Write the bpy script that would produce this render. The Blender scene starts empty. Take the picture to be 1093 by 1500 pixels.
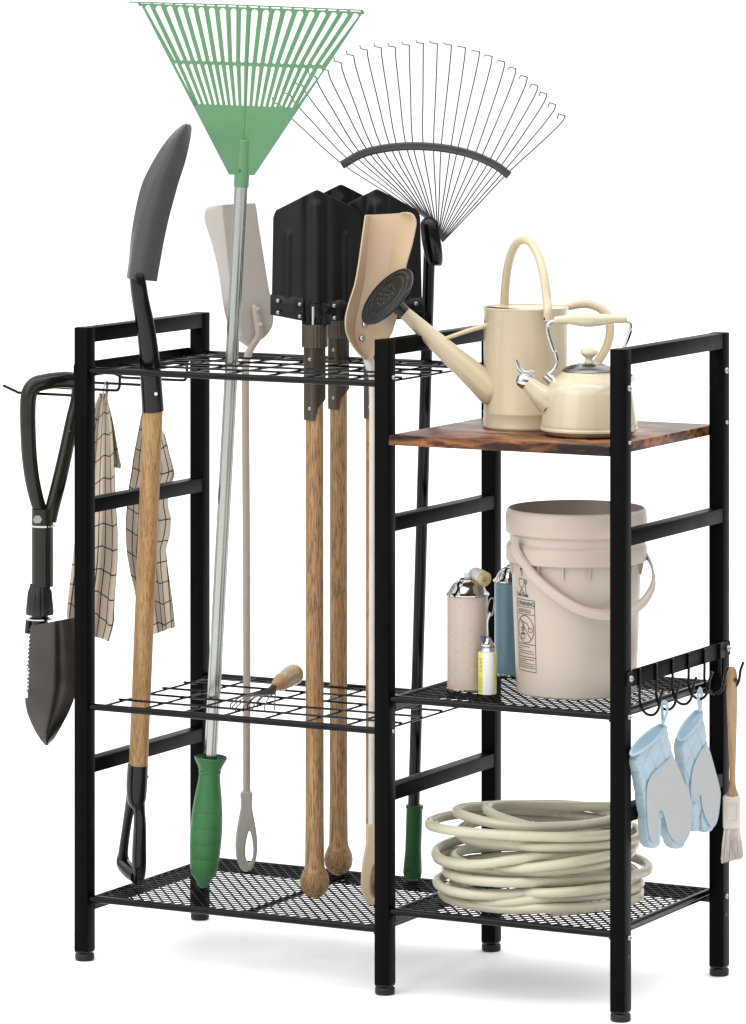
import bpy, bmesh, math, random
from mathutils import Vector, Matrix, noise
from math import sin, cos, pi, radians, tan, atan2, asin, sqrt
random.seed(7)
S = bpy.context.scene
COL = S.collection
# ------------------------------------------------------------------ camera (level, lens shifted down)
FPX, YH, TH, X0, Z0, HC = 6935.76, -38.545, .4862, -.4793, 7.5881, 1.5815
CT, ST = cos(TH), sin(TH)
CAM = Vector((-X0*CT + Z0*ST, -X0*ST - Z0*CT, HC))
RIGHT = Vector((CT, ST, 0)); FWD = Vector((-ST, CT, 0))
cd = bpy.data.cameras.new('camera'); cam = bpy.data.objects.new('camera', cd); COL.objects.link(cam)
cam.location = CAM; cam.rotation_euler = (pi/2, 0, TH)
cd.sensor_fit = 'VERTICAL'; cd.sensor_height = 36; cd.lens = 36*FPX/1500
cd.shift_y = (YH-750)/1500; cd.clip_end = 200
S.camera = cam

def ray(px, py):
    return Vector((CT*(px-546.5)/FPX - ST, ST*(px-546.5)/FPX + CT, -(py-YH)/FPX))
def at(px, py, x=None, y=None, z=None):
    d = ray(px, py)
    k = (x-CAM.x)/d.x if x is not None else (y-CAM.y)/d.y if y is not None else (z-CAM.z)/d.z
    return CAM + d*k
class Z:                                   # measured coordinates of an enlarged crop -> photo coordinates
    def __init__(s, ox, oy, k): s.o = (ox, oy, k)
    def __call__(s, a, b): return (a/s.o[2]+s.o[0], b/s.o[2]+s.o[1])
class Fr:                                  # local frame of a tool: u to the right, w along it, n towards the viewer's side
    def __init__(s, B, T=None, n=None):
        s.B = Vector(B); s.w = (Vector(T)-s.B).normalized() if T is not None else Vector((0, 0, 1))
        n = Vector(n) if n is not None else CAM - s.B; n = n - s.w*n.dot(s.w); s.n = n.normalized(); s.u = s.w.cross(s.n)
    def uw(s, px, py, off=0):
        d = ray(px, py); k = (s.B + s.n*off - CAM).dot(s.n)/d.dot(s.n)
        p = CAM + d*k - s.B
        return (p.dot(s.u), p.dot(s.w))
    def P(s, px, py, off=0):
        a, b = s.uw(px, py, off); return s.B + s.u*a + s.w*b + s.n*off
    def L(s, a, b, off=0): return s.B + s.u*a + s.w*b + s.n*off
    def m(s): return (s.B-CAM).dot(FWD)/FPX     # metres per pixel
# ------------------------------------------------------------------ materials
def newmat(name):
    m = bpy.data.materials.new(name); m.use_nodes = True
    return m, m.node_tree, m.node_tree.nodes['Principled BSDF']
def inp(b, k, v):
    if k in b.inputs: b.inputs[k].default_value = v
def mat(name, col, rough=.5, metal=0, spec=.5, var=.06, vscale=30, bump=.0, bscale=300, rvar=.08, coat=0, stretch=(1, 1, 1), sheen=0, scratch=None):
    m, t, b = newmat(name); N, Lk = t.nodes, t.links
    if name != 'white_studio_floor': col = tuple(c*AL for c in col)
    inp(b, 'Roughness', rough); inp(b, 'Metallic', metal); inp(b, 'Specular IOR Level', spec)
    inp(b, 'Coat Weight', coat); inp(b, 'Coat Roughness', .12)
    if sheen: inp(b, 'Sheen Weight', sheen)
    tc = N.new('ShaderNodeTexCoord'); mp = N.new('ShaderNodeMapping'); mp.inputs['Scale'].default_value = stretch
    Lk.new(tc.outputs['Object'], mp.inputs[0])
    n = N.new('ShaderNodeTexNoise'); n.inputs['Scale'].default_value = vscale; n.inputs['Detail'].default_value = 5
    Lk.new(mp.outputs[0], n.inputs['Vector'])
    r = N.new('ShaderNodeValToRGB'); e = r.color_ramp.elements
    e[0].position = .3; e[1].position = .7
    e[0].color = tuple(c*(1-var) for c in col)+(1,); e[1].color = tuple(min(1, c*(1+var)) for c in col)+(1,)
    Lk.new(n.outputs['Fac'], r.inputs[0]); out = r.outputs[0]
    if scratch:
        n3 = N.new('ShaderNodeTexNoise'); n3.inputs['Scale'].default_value = scratch[1]; n3.inputs['Detail'].default_value = 8
        n3.inputs['Roughness'].default_value = .7
        Lk.new(mp.outputs[0], n3.inputs['Vector'])
        r3 = N.new('ShaderNodeValToRGB'); r3.color_ramp.elements[0].position = scratch[2]; r3.color_ramp.elements[1].position = scratch[2]+.03
        Lk.new(n3.outputs['Fac'], r3.inputs[0])
        mx = N.new('ShaderNodeMix'); mx.data_type = 'RGBA'
        Lk.new(r3.outputs[0], mx.inputs[0]); Lk.new(out, mx.inputs[6]); mx.inputs[7].default_value = tuple(scratch[0])+(1,)
        out = mx.outputs[2]
    Lk.new(out, b.inputs['Base Color'])
    mr = N.new('ShaderNodeMapRange'); mr.inputs['To Min'].default_value = max(0.02, rough-rvar); mr.inputs['To Max'].default_value = min(1, rough+rvar)
    Lk.new(n.outputs['Fac'], mr.inputs[0]); Lk.new(mr.outputs[0], b.inputs['Roughness'])
    if bump:
        n2 = N.new('ShaderNodeTexNoise'); n2.inputs['Scale'].default_value = bscale; n2.inputs['Detail'].default_value = 3
        Lk.new(mp.outputs[0], n2.inputs['Vector'])
        bp = N.new('ShaderNodeBump'); bp.inputs['Strength'].default_value = bump; bp.inputs['Distance'].default_value = .001
        Lk.new(n2.outputs['Fac'], bp.inputs['Height']); Lk.new(bp.outputs[0], b.inputs['Normal'])
    return m
AL = .77
def woodmat(name, dark, light, pore, scale=(60, 60, 3), rough=.5, coat=0, mid=None, poreamt=.5, coarse=1, spec=.4):
    m, t, b = newmat(name); N, Lk = t.nodes, t.links
    dark, light, pore = [tuple(c*AL for c in q_) for q_ in (dark, light, pore)]
    if mid: mid = tuple(c*AL for c in mid)
    inp(b, 'Specular IOR Level', spec); inp(b, 'Coat Weight', coat); inp(b, 'Coat Roughness', .2)
    tc = N.new('ShaderNodeTexCoord')
    def nz(sc, det, w=0):
        mp = N.new('ShaderNodeMapping'); mp.inputs['Scale'].default_value = sc; mp.inputs['Location'].default_value = (w, w*2, w*.3)
        Lk.new(tc.outputs['Object'], mp.inputs[0])
        n = N.new('ShaderNodeTexNoise'); n.inputs['Scale'].default_value = 1; n.inputs['Detail'].default_value = det
        n.inputs['Roughness'].default_value = .62; n.inputs['Distortion'].default_value = .6
        Lk.new(mp.outputs[0], n.inputs['Vector']); return n
    a = nz(scale, 7)
    r = N.new('ShaderNodeValToRGB'); e = r.color_ramp.elements
    e[0].position = .34 if not mid else .40; e[1].position = .66; e[0].color = tuple(dark)+(1,); e[1].color = tuple(light)+(1,)
    if mid:
        q = e.new(.5); q.color = tuple(mid)+(1,)
    Lk.new(a.outputs['Fac'], r.inputs[0])
    p = nz(tuple(s*7/coarse for s in scale[:]), 4, 3.1)
    r2 = N.new('ShaderNodeValToRGB'); r2.color_ramp.elements[0].position = .40; r2.color_ramp.elements[1].position = .52
    r2.color_ramp.elements[0].color = (1, 1, 1, 1); r2.color_ramp.elements[1].color = (0, 0, 0, 1)
    Lk.new(p.outputs['Fac'], r2.inputs[0])
    mu = N.new('ShaderNodeMath'); mu.operation = 'MULTIPLY'; mu.inputs[1].default_value = poreamt; Lk.new(r2.outputs[0], mu.inputs[0])
    mx = N.new('ShaderNodeMix'); mx.data_type = 'RGBA'; mx.inputs[7].default_value = tuple(pore)+(1,)
    Lk.new(mu.outputs[0], mx.inputs[0]); Lk.new(r.outputs[0], mx.inputs[6]); Lk.new(mx.outputs[2], b.inputs['Base Color'])
    mr = N.new('ShaderNodeMapRange'); mr.inputs['To Min'].default_value = rough+.1; mr.inputs['To Max'].default_value = rough-.08
    Lk.new(a.outputs['Fac'], mr.inputs[0]); Lk.new(mr.outputs[0], b.inputs['Roughness'])
    bp = N.new('ShaderNodeBump'); bp.inputs['Strength'].default_value = .25; bp.inputs['Distance'].default_value = .0006
    bp.invert = True
    Lk.new(mu.outputs[0], bp.inputs['Height']); Lk.new(bp.outputs[0], b.inputs['Normal'])
    return m
M = {}
M['paint'] = mat('black_powder_coat', (.0022, .0022, .0024), .40, spec=.04, bump=.12, bscale=900, var=.1)
M['wirepaint'] = mat('black_wire_coat', (.0020, .0020, .0022), .16, spec=.16, bump=.05, bscale=600, rvar=.03)
M['rubber'] = mat('black_rubber_foot', (.008, .008, .0085), .45, spec=.3, bump=.1)
M['chrome'] = mat('polished_steel', (.58, .58, .58), .10, metal=1, rvar=.03)
M['steel'] = mat('brushed_steel', (.30, .29, .28), .28, metal=1, rvar=.1)
M['boltsteel'] = mat('steel_bolt', (.36, .355, .34), .22, metal=1)
M['pole'] = mat('galvanised_pole', (.43, .45, .42), .24, metal=1, stretch=(1, 1, .1), vscale=20, var=.05, rvar=.04)
M['darkgrey'] = mat('charcoal_plastic', (.062, .063, .065), .36, spec=.4, bump=.1, bscale=500)
M['blackgloss'] = mat('glossy_black', (.003, .003, .0032), .16, spec=.3, bump=.02, bscale=80)
M['blackplastic'] = mat('black_plastic', (.006, .006, .0062), .3, spec=.35, bump=.15, bscale=400)
M['shovelsteel'] = mat('black_coated_steel', (.0060, .0060, .0063), .32, spec=.19, bump=.12, bscale=350, var=.2, rvar=.06)
M['bronze'] = mat('bronze_paint', (.085, .066, .048), .34, metal=.6, spec=.5, var=.2, vscale=60, stretch=(1, 1, .15))
M['green'] = mat('light_green_plastic', (.105, .25, .122), .40, spec=.35, var=.06, vscale=12, bump=.05)
M['gripgreen'] = mat('green_rubber_grip', (.032, .16, .048), .42, spec=.35, var=.14, vscale=20, bump=.12)
M['deepgreen'] = mat('deep_green_grip', (.008, .085, .016), .4, spec=.3, bump=.1)
M['olive'] = mat('olive_enamel', (.008, .011, .0045), .2, spec=.3, bump=.15, bscale=60, var=.3, vscale=25, scratch=((.22, .23, .18), 45, .70))
M['blade'] = mat('brushed_blade_steel', (.085, .078, .07), .26, metal=.9, var=.45, vscale=9, rvar=.08, bump=.04, bscale=700, stretch=(1, 1, .5))
M['tinewire'] = mat('dark_spring_wire', (.10, .10, .10), .3, metal=.8)
M['blade_edge'] = mat('bright_saw_edge', (.8, .8, .78), .3, metal=.6)
M['greige'] = mat('greige_enamel', (.43, .395, .355), .40, spec=.35, var=.03, vscale=10)
M['greigerod'] = mat('pinkish_beige_rod', (.43, .36, .30), .42, spec=.35, var=.05)
M['tan'] = mat('tan_enamel', (.54, .405, .27), .34, spec=.4, var=.03, vscale=8)
M['cream'] = mat('cream_enamel', (.61, .51, .345), .25, spec=.45, var=.035, vscale=8, bump=.03, bscale=40)
M['kettle'] = mat('pearl_cream_enamel', (.58, .51, .35), .2, spec=.5, var=.03, vscale=8, bump=.03, bscale=30, coat=.35)
M['bucket'] = mat('beige_pail_plastic', (.53, .455, .38), .36, spec=.4, var=.025, vscale=6, bump=.03, bscale=120)
M['beigecan'] = mat('beige_gloss_tin', (.52, .44, .365), .28, spec=.4, var=.02)
M['bluecan'] = mat('steel_blue_tin', (.125, .235, .30), .28, spec=.45, var=.06, vscale=12)
M['ink'] = mat('dark_print', (.03, .026, .022), .6)
M['white'] = mat('white_label', (.80, .80, .82), .3, var=.02)
M['yellow'] = mat('yellow_label', (.70, .70, .14), .3, var=.12, vscale=60)
M['lightyellow'] = mat('pale_yellow_print', (.80, .82, .45), .35)
M['bluevalve'] = mat('blue_valve', (.03, .06, .2), .4)
M['clear'] = mat('clear_cap', (.72, .74, .74), .15, spec=.6)
M['brassy'] = mat('pale_brass_valve', (.62, .50, .26), .3, metal=.3, var=.15, vscale=120)
M['hose'] = mat('ivory_hose', (.545, .505, .375), .26, spec=.5, var=.05, vscale=9, bump=.06, bscale=40, rvar=.1)
M['brushwhite'] = mat('offwhite_plastic', (.64, .585, .53), .4)
M['bristle'] = mat('grey_bristle', (.66, .60, .55), .6, var=.25, vscale=400, stretch=(1, 1, .05))
M['mittblue'] = mat('pale_blue_quilted_cotton', (.38, .485, .55), .8, spec=.2, var=.06, vscale=60, bump=.5, bscale=1500, sheen=.25)
M['mittpiping'] = mat('blue_piping', (.38, .50, .59), .75, spec=.2, bump=.3, bscale=1500)
M['silk'] = woodmat('oak_shaft', (.30, .162, .063), (.47, .285, .125), (.07, .03, .012), scale=(70, 70, 4.5), rough=.5, poreamt=.75, coarse=.9)
M['oak2'] = woodmat('light_oak_shaft', (.33, .175, .062), (.47, .28, .115), (.14, .065, .025), scale=(60, 60, 3), rough=.46, poreamt=.65, coarse=.8)
M['birch'] = woodmat('varnished_birch', (.33, .19, .085), (.48, .315, .155), (.20, .11, .045), scale=(40, 40, 4), rough=.3, coat=.25, poreamt=.35)
M['board'] = woodmat('rustic_brown_board', (.016, .006, .004), (.46, .19, .068), (.008, .004, .003), scale=(6, 13, 24), rough=.33, poreamt=.85, mid=(.18, .064, .023), coarse=3.2, spec=.2)

def palm_mat():
    m, t, b = newmat('grey_silicone_palm'); N, Lk = t.nodes, t.links
    inp(b, 'Roughness', .5)
    tc = N.new('ShaderNodeTexCoord'); mp = N.new('ShaderNodeMapping'); mp.inputs['Rotation'].default_value = (0, radians(-12), 0)
    Lk.new(tc.outputs['Object'], mp.inputs[0])
    w = N.new('ShaderNodeTexWave'); w.bands_direction = 'Z'; w.inputs['Scale'].default_value = 170; w.inputs['Distortion'].default_value = 5; w.inputs['Detail'].default_value = 3
    w.inputs['Detail Scale'].default_value = .6
    Lk.new(mp.outputs[0], w.inputs['Vector'])
    r = N.new('ShaderNodeValToRGB'); r.color_ramp.elements[0].color = (.27, .28, .275, 1); r.color_ramp.elements[1].color = (.38, .39, .385, 1)
    Lk.new(w.outputs['Fac'], r.inputs[0]); Lk.new(r.outputs[0], b.inputs['Base Color'])
    bp = N.new('ShaderNodeBump'); bp.inputs['Strength'].default_value = .5; bp.inputs['Distance'].default_value = .001
    Lk.new(w.outputs['Fac'], bp.inputs['Height']); Lk.new(bp.outputs[0], b.inputs['Normal'])
    return m
M['palm'] = palm_mat()
def towel_mat():
    m, t, b = newmat('checked_linen'); N, Lk = t.nodes, t.links
    inp(b, 'Roughness', .9); inp(b, 'Specular IOR Level', .15)
    uv = N.new('ShaderNodeUVMap'); sp = N.new('ShaderNodeSeparateXYZ'); Lk.new(uv.outputs[0], sp.inputs[0])
    def line(o, wdt):
        f = N.new('ShaderNodeMath'); f.operation = 'FRACT'; Lk.new(o, f.inputs[0])
        g = N.new('ShaderNodeMath'); g.operation = 'LESS_THAN'; g.inputs[1].default_value = wdt; Lk.new(f.outputs[0], g.inputs[0]); return g
    a, c = line(sp.outputs[0], .14), line(sp.outputs[1], .055)
    mx = N.new('ShaderNodeMath'); mx.operation = 'MAXIMUM'; Lk.new(a.outputs[0], mx.inputs[0]); Lk.new(c.outputs[0], mx.inputs[1])
    n = N.new('ShaderNodeTexNoise'); n.inputs['Scale'].default_value = 900
    r = N.new('ShaderNodeValToRGB'); r.color_ramp.elements[0].color = (.38, .315, .25, 1); r.color_ramp.elements[1].color = (.50, .43, .345, 1)
    tc = N.new('ShaderNodeTexCoord'); Lk.new(tc.outputs['Object'], n.inputs['Vector']); Lk.new(n.outputs['Fac'], r.inputs[0])
    k = N.new('ShaderNodeMix'); k.data_type = 'RGBA'; Lk.new(mx.outputs[0], k.inputs[0]); Lk.new(r.outputs[0], k.inputs[6]); k.inputs[7].default_value = (.02, .017, .015, 1)
    Lk.new(k.outputs[2], b.inputs['Base Color'])
    bp = N.new('ShaderNodeBump'); bp.inputs['Strength'].default_value = .3; bp.inputs['Distance'].default_value = .0006
    Lk.new(n.outputs['Fac'], bp.inputs['Height']); Lk.new(bp.outputs[0], b.inputs['Normal'])
    return m
M['towel'] = towel_mat()
# ------------------------------------------------------------------ object helpers
def thing(name, label, cat, loc=(0, 0, 0), group=None):
    o = bpy.data.objects.new(name, None); COL.objects.link(o); o.location = loc
    o.empty_display_size = .02
    o['label'] = label; o['category'] = cat
    if group: o['group'] = group
    return o
def rootloc(o):
    while o.parent: o = o.parent
    return Vector(o.location)
def part(name, bm, m, parent, smooth=True, mods=(), sharp=35, label=None):
    me = bpy.data.meshes.new(name)
    bmesh.ops.recalc_face_normals(bm, faces=bm.faces)
    bm.to_mesh(me); bm.free()
    return partm(name, me, m, parent, smooth, mods, sharp, label)
def partm(name, me, m, parent, smooth=True, mods=(), sharp=35, label=None):
    o = bpy.data.objects.new(name, me)
    COL.objects.link(o)
    if mods:
        for (ty, kw) in mods:
            md = o.modifiers.new(ty, ty)
            for k, v in kw.items(): setattr(md, k, v)
        dg = bpy.context.evaluated_depsgraph_get()
        nm = bpy.data.meshes.new_from_object(o.evaluated_get(dg))
        o.modifiers.clear(); o.data = nm; me = nm; nm.name = name
    ms = m if isinstance(m, (list, tuple)) else [m]
    for q in ms: me.materials.append(q)
    if parent is not None:
        me.transform(Matrix.Translation(-rootloc(parent))); o.parent = parent
    if smooth:
        me.polygons.foreach_set('use_smooth', [True]*len(me.polygons))
        b2 = bmesh.new(); b2.from_mesh(me)
        for e in b2.edges:
            if len(e.link_faces) == 2 and e.calc_face_angle(0) > radians(sharp): e.smooth = False
        b2.to_mesh(me); b2.free()
    if label: o['label'] = label
    return o
def addbox(bm, a, b, bev=0, mi=0, segs=2):
    a, b = Vector(a), Vector(b); c = (a+b)/2; s = b-a
    r = bmesh.ops.create_cube(bm, size=1, matrix=Matrix.Translation(c) @ Matrix.Diagonal((abs(s.x), abs(s.y), abs(s.z), 1)))
    vs = r['verts']
    if bev:
        es = list({e for v in vs for e in v.link_edges})
        bmesh.ops.bevel(bm, geom=es, offset=bev, segments=segs, affect='EDGES', profile=.5)
def catmull(pts, n=6, closed=False):
    P = [Vector(p) for p in pts]; out = []; N = len(P)
    if N < 3 or n <= 1: return P
    for i in range(N if closed else N-1):
        if closed: p0, p1, p2, p3 = P[(i-1) % N], P[i], P[(i+1) % N], P[(i+2) % N]
        else: p1, p2 = P[i], P[i+1]; p0 = P[i-1] if i else p1*2-p2; p3 = P[i+2] if i+2 < N else p2*2-p1
        for k in range(n):
            t = k/n
            out.append(.5*((2*p1)+(p2-p0)*t+(2*p0-5*p1+4*p2-p3)*t*t+(3*p1-p0-3*p2+p3)*t**3))
    if not closed: out.append(P[-1])
    return out
def addtube(bm, pts, r, seg=12, n=6, closed=False, flat=None, ref=None, cap=True):
    """sweep a circle (or ellipse: flat=(a,b) multipliers, first axis along ref) along a smoothed path; r = number or list"""
    rr = r if isinstance(r, (list, tuple)) else [r]*len(pts)
    path = catmull(pts, n, closed)
    rs = [v.x for v in catmull([Vector((a, 0, 0)) for a in rr], n, closed)] if (len(pts) >= 3 and n > 1) else list(rr)
    N = len(path); rings = []; nor = None
    for i, p in enumerate(path):
        t = (path[(i+1) % N]-path[i-1]) if closed else (path[min(i+1, N-1)]-path[max(i-1, 0)])
        t.normalize()
        if ref is not None:
            nor = Vector(ref); nor = (nor-t*nor.dot(t)).normalized()
        elif nor is None:
            nor = t.orthogonal().normalized()
        else: nor = (nor-t*nor.dot(t)).normalized()
        b = t.cross(nor); fa, fb = flat if flat else (1, 1)
        rings.append([bm.verts.new(p+(nor*cos(2*pi*k/seg)*fa+b*sin(2*pi*k/seg)*fb)*rs[i]) for k in range(seg)])
    for i in range(N if closed else N-1):
        A, B = rings[i], rings[(i+1) % N]
        sh = 0
        if closed and i == N-1:
            sh = min(range(seg), key=lambda q: sum((A[k].co-B[(k+q) % seg].co).length for k in range(0, seg, 3)))
        for k in range(seg):
            bm.faces.new((A[k], A[(k+1) % seg], B[(k+1+sh) % seg], B[(k+sh) % seg]))
    if not closed and cap:
        bm.faces.new(rings[0][::-1]); bm.faces.new(rings[-1])
def addrod(bm, a, b, r, seg=10): addtube(bm, [a, b], r, seg, 1)
def addlathe(bm, prof, o, w=(0, 0, 1), seg=48, u=None, mi=None, fl=None, smoothp=0):
    """prof = [(radius, height)...] about axis w through o; fl(angle,height)->radius factor"""
    o = Vector(o); w = Vector(w).normalized()
    u = Vector(u) if u is not None else (RIGHT if abs(w.dot(RIGHT)) < .9 else Vector((0, 0, 1)))
    u = (u-w*u.dot(w)).normalized(); v = w.cross(u)
    if smoothp: prof = [(q.x, q.y) for q in catmull([Vector((a, b, 0)) for a, b in prof], smoothp)]
    rings = []
    for (r, h) in prof:
        if r < 1e-6: rings.append([bm.verts.new(o+w*h)])
        else: rings.append([bm.verts.new(o+w*h+(u*cos(2*pi*k/seg)+v*sin(2*pi*k/seg))*r*(fl(2*pi*k/seg, h) if fl else 1)) for k in range(seg)])
    for A, B in zip(rings, rings[1:]):
        for k in range(seg):
            if len(A) == 1 and len(B) == 1: continue
            if len(A) == 1: f = bm.faces.new((A[0], B[k], B[(k+1) % seg]))
            elif len(B) == 1: f = bm.faces.new((A[k], A[(k+1) % seg], B[0]))
            else: f = bm.faces.new((A[k], A[(k+1) % seg], B[(k+1) % seg], B[k]))
            if mi: f.material_index = mi(2*pi*(k+.5)/seg)
def lathe(name, prof, o, m, parent, **kw):
    seg = kw.pop('sharp', 35); lab = kw.pop('label', None)
    bm = bmesh.new(); addlathe(bm, prof, o, **kw); return part(name, bm, m, parent, sharp=seg, label=lab)
def tube(name, pts, r, m, parent, **kw):
    bm = bmesh.new(); addtube(bm, pts, r, **kw); return part(name, bm, m, parent, sharp=50)
def dome(bm, c, d, r, h=None):            # a rivet / button head facing d
    h = h or r*.6
    addlathe(bm, [(r, -.001), (r, 0), (r*.86, h*.55), (r*.5, h*.9), (0, h)], c, w=d, seg=16)
def rivets(name, spots, d, r, m, parent):
    for c in spots:
        bm = bmesh.new(); dome(bm, c, d, r); part(name, bm, m, parent, sharp=60)
def plate(name, outline, holes, fr, th, m, parent, bev=.0004, off=0, mods=(), deform=None, sharp=35, label=None):
    """flat shape with holes; outline and holes in local (u,w) of frame fr"""
    cu = bpy.data.curves.new(name, 'CURVE'); cu.dimensions = '2D'; cu.fill_mode = 'BOTH'
    K_ = 100.0; cu.extrude = (th/2-bev)*K_; cu.bevel_depth = bev*K_; cu.bevel_resolution = 1; cu.offset = -bev*K_
    for loop in [outline]+list(holes):
        s = cu.splines.new('POLY'); s.points.add(len(loop)-1); s.use_cyclic_u = True
        for p, q in zip(s.points, loop): p.co = (q[0]*K_, q[1]*K_, 0, 1)
    o = bpy.data.objects.new(name, cu); COL.objects.link(o)
    dg = bpy.context.evaluated_depsgraph_get(); dg.update()
    me = bpy.data.meshes.new_from_object(o.evaluated_get(dg)); me.name = name
    bpy.data.objects.remove(o); me.transform(Matrix.Diagonal((1/K_, 1/K_, 1/K_, 1)))
    if deform:
        for v in me.vertices: v.co = deform(v.co)
    mt = Matrix((fr.u, fr.w, fr.n)).transposed().to_4x4(); mt.translation = fr.B+fr.n*off
    me.transform(mt)
    return partm(name, me, m, parent, True, mods, sharp, label)
def smooth2(pts, n=5):
    return [(v.x, v.y) for v in catmull([Vector((a, b, 0)) for a, b in pts], n, True)]
def loftgrid(bm, rows, mi=None):
    vs = [[bm.verts.new(p) for p in r] for r in rows]
    for i in range(len(vs)-1):
        for j in range(len(vs[i])-1):
            bm.faces.new((vs[i][j], vs[i][j+1], vs[i+1][j+1], vs[i+1][j]))
    return vs
def lerp(tab, x):
    if x <= tab[0][0]: return tab[0][1:]
    for a, b in zip(tab, tab[1:]):
        if x <= b[0]:
            t = (x-a[0])/(b[0]-a[0]); return [p+(q-p)*t for p, q in zip(a[1:], b[1:])]
    return tab[-1][1:]
def sub(o): return o

# ------------------------------------------------------------------ floor
bm = bmesh.new()
N_ = 96; ring = [bm.verts.new((14*cos(2*pi*k/N_), 14*sin(2*pi*k/N_), 0)) for k in range(N_)]
bm.faces.new(ring)
fl = part('floor', bm, mat('white_studio_floor', (.93, .93, .93), .6, spec=.2, var=.006, vscale=2), None, smooth=False)
fl['kind'] = 'structure'

# ================================================================== THE RACK
W, XM, D, T_, ZB, ZT = .971, .544, .395, .025, .015, 1.015
rack = thing('storage_rack', 'black metal tool rack with wire grids, mesh shelves and one brown wooden shelf', 'storage rack', (.4855, .1975, 0))
def bolt(p, d, parent, r=.0052):
    bm = bmesh.new(); addlathe(bm, [(r*1.0, -.001), (r, .0006), (r*.92, .0024), (r*.55, .0042), (r*.42, .0042), (r*.34, .0028), (0, .0028)], p, w=d, seg=14)
    return part('bolt', bm, M['boltsteel'], parent, sharp=40)
def side_frame(x0, bolts):
    bm = bmesh.new(); x1 = x0+T_
    for y0 in (0, D-T_):
        addbox(bm, (x0, y0, ZB), (x1, y0+T_, ZT), .0016)
    for zt in (ZT-.0006, .739, .322):
        h = .024 if zt > 1 else .0225
        addbox(bm, (x0+.0006, T_-.001, zt-h), (x1-.0006, D-T_+.001, zt), .0012)
    f = part('side_frame', bm, M['paint'], rack, sharp=25)
    for y0 in (0, D-T_):
        c = Vector((x0+T_/2, y0+T_/2, 0))
        lathe('foot', [(0, 0), (.0135, 0), (.0155, .002), (.0155, .0098), (.0145, .0112), (.006, .0112), (.006, .0155)], c, M['rubber'], f, seg=28)
        bm = bmesh.new(); addbox(bm, (c.x-.0118, c.y-.0118, .0128), (c.x+.0118, c.y+.0118, .0165), .0012); part('foot_plug', bm, M['rubber'], f)
    for (y, z, r) in bolts: bolt((x1, y, z), (1, 0, 0), f, r)
    return f
zl1, zl2, zl3 = .946, .4075, .1000            # left shelf rods
zr1, zr2 = .459, .1300                        # right shelf rods
yf, yb = .0145, D-.0145
fL = side_frame(0, [(yf, zl1-.002, .0035)])
fM = side_frame(XM, [(yf, zl1+.01, .0042), (yf, .408, .0042)])
fR = side_frame(W-T_, [(yf, zr1, .0045), (yf, .9555, .0052), (yf, .8735, .0035), (yf, zr2-.004, .0045),
                       (yb, .9555, .0052), (yb, .8735, .0035), (yb, zr1+.06, .002), (yb, zr2-.004, .0045)])
# dark adjustment holes low on the right frame's outer face (set-in dark plugs)
for y in (yf, yb):
    bm = bmesh.new(); addlathe(bm, [(0, .0004), (.0034, .0004), (.0034, -.002)], (W, y, .097), w=(1, 0, 0), seg=16)
    part('screw_hole', bm, M['ink'], fR)
RR = .0056
def rodframe(name, x0, x1, z, sides, mesh, xr=None, cross=None):
    bm = bmesh.new()
    addrod(bm, (x0-.001, .0095, z), (x1+.001, .0095, z), RR, 14)
    addrod(bm, (x0-.001, D-.0095, z), (x1+.001, D-.0095, z), RR, 14)
    if sides:
        addrod(bm, (x0+.006, .0105, z), (x0+.006, D-.0105, z), RR*.93, 14)
        addrod(bm, (x1-.006, .0105, z), (x1-.006, D-.0105, z), RR*.93, 14)
    if sides:
        addbox(bm, (x0+.004, D-.0105, z-.017), (x1-.004, D-.0085, z), 0)
        addbox(bm, (x0+.005, .012, z-.017), (x0+.007, D-.012, z), 0)
        addbox(bm, (x1-.007, .012, z-.009), (x1-.005, D-.012, z), 0)
    if cross: addrod(bm, (cross, .0105, z-.001), (cross, D-.0105, z-.001), .0036, 10)
    return part(name, bm, M['wirepaint'], rack)
def meshpanel(x0, x1, y0, y1, z, parent):
    bm = bmesh.new()
    for sgn in (1, -1):
        d = Vector((.63, .777*sgn)); nrm = Vector((d.y, -d.x)); sp = .0147
        cs = [Vector((x, y)).dot(nrm) for x in (x0, x1) for y in (y0, y1)]
        k = math.floor(min(cs)/sp)
        while k*sp < max(cs):
            c = k*sp; k += 1
            # clip line {p.n=c} to the rectangle
            ts = []
            p0 = nrm*c
            lo, hi = -1e9, 1e9
            for a, mn, mx in ((0, x0, x1), (1, y0, y1)):
                t1, t2 = (mn-p0[a])/d[a], (mx-p0[a])/d[a]
                lo, hi = max(lo, min(t1, t2)), min(hi, max(t1, t2))
            if hi-lo < .004: continue
            a, b = p0+d*lo, p0+d*hi; h = nrm*.0012; zz = z + (.0005 if sgn > 0 else 0)
            q = [bm.verts.new((p.x, p.y, zz+dz)) for dz in (-.0008, .0008) for p in (a-h, b-h, b+h, a+h)]
            for f in ((0, 1, 2, 3), (7, 6, 5, 4), (0, 4, 5, 1), (1, 5, 6, 2), (2, 6, 7, 3), (3, 7, 4, 0)):
                bm.faces.new([q[i] for i in f])
    return part('mesh_panel', bm, M['paint'], parent, smooth=False)
s = rodframe('mesh_shelf', T_, XM, zl3, True, True, cross=.3)
meshpanel(T_+.006, XM-.006, .010, D-.010, zl3+.0036, s)
for z in (zr1, zr2):
    s = rodframe('mesh_shelf', XM+T_, W-T_, z, True, True)
    meshpanel(XM+T_+.006, W-T_-.006, .010, D-.010, z+.0036, s)
XW = [.049+.0725*k for k in range(8)]; YW = [.0635+.0692*k for k in range(5)]
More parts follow.
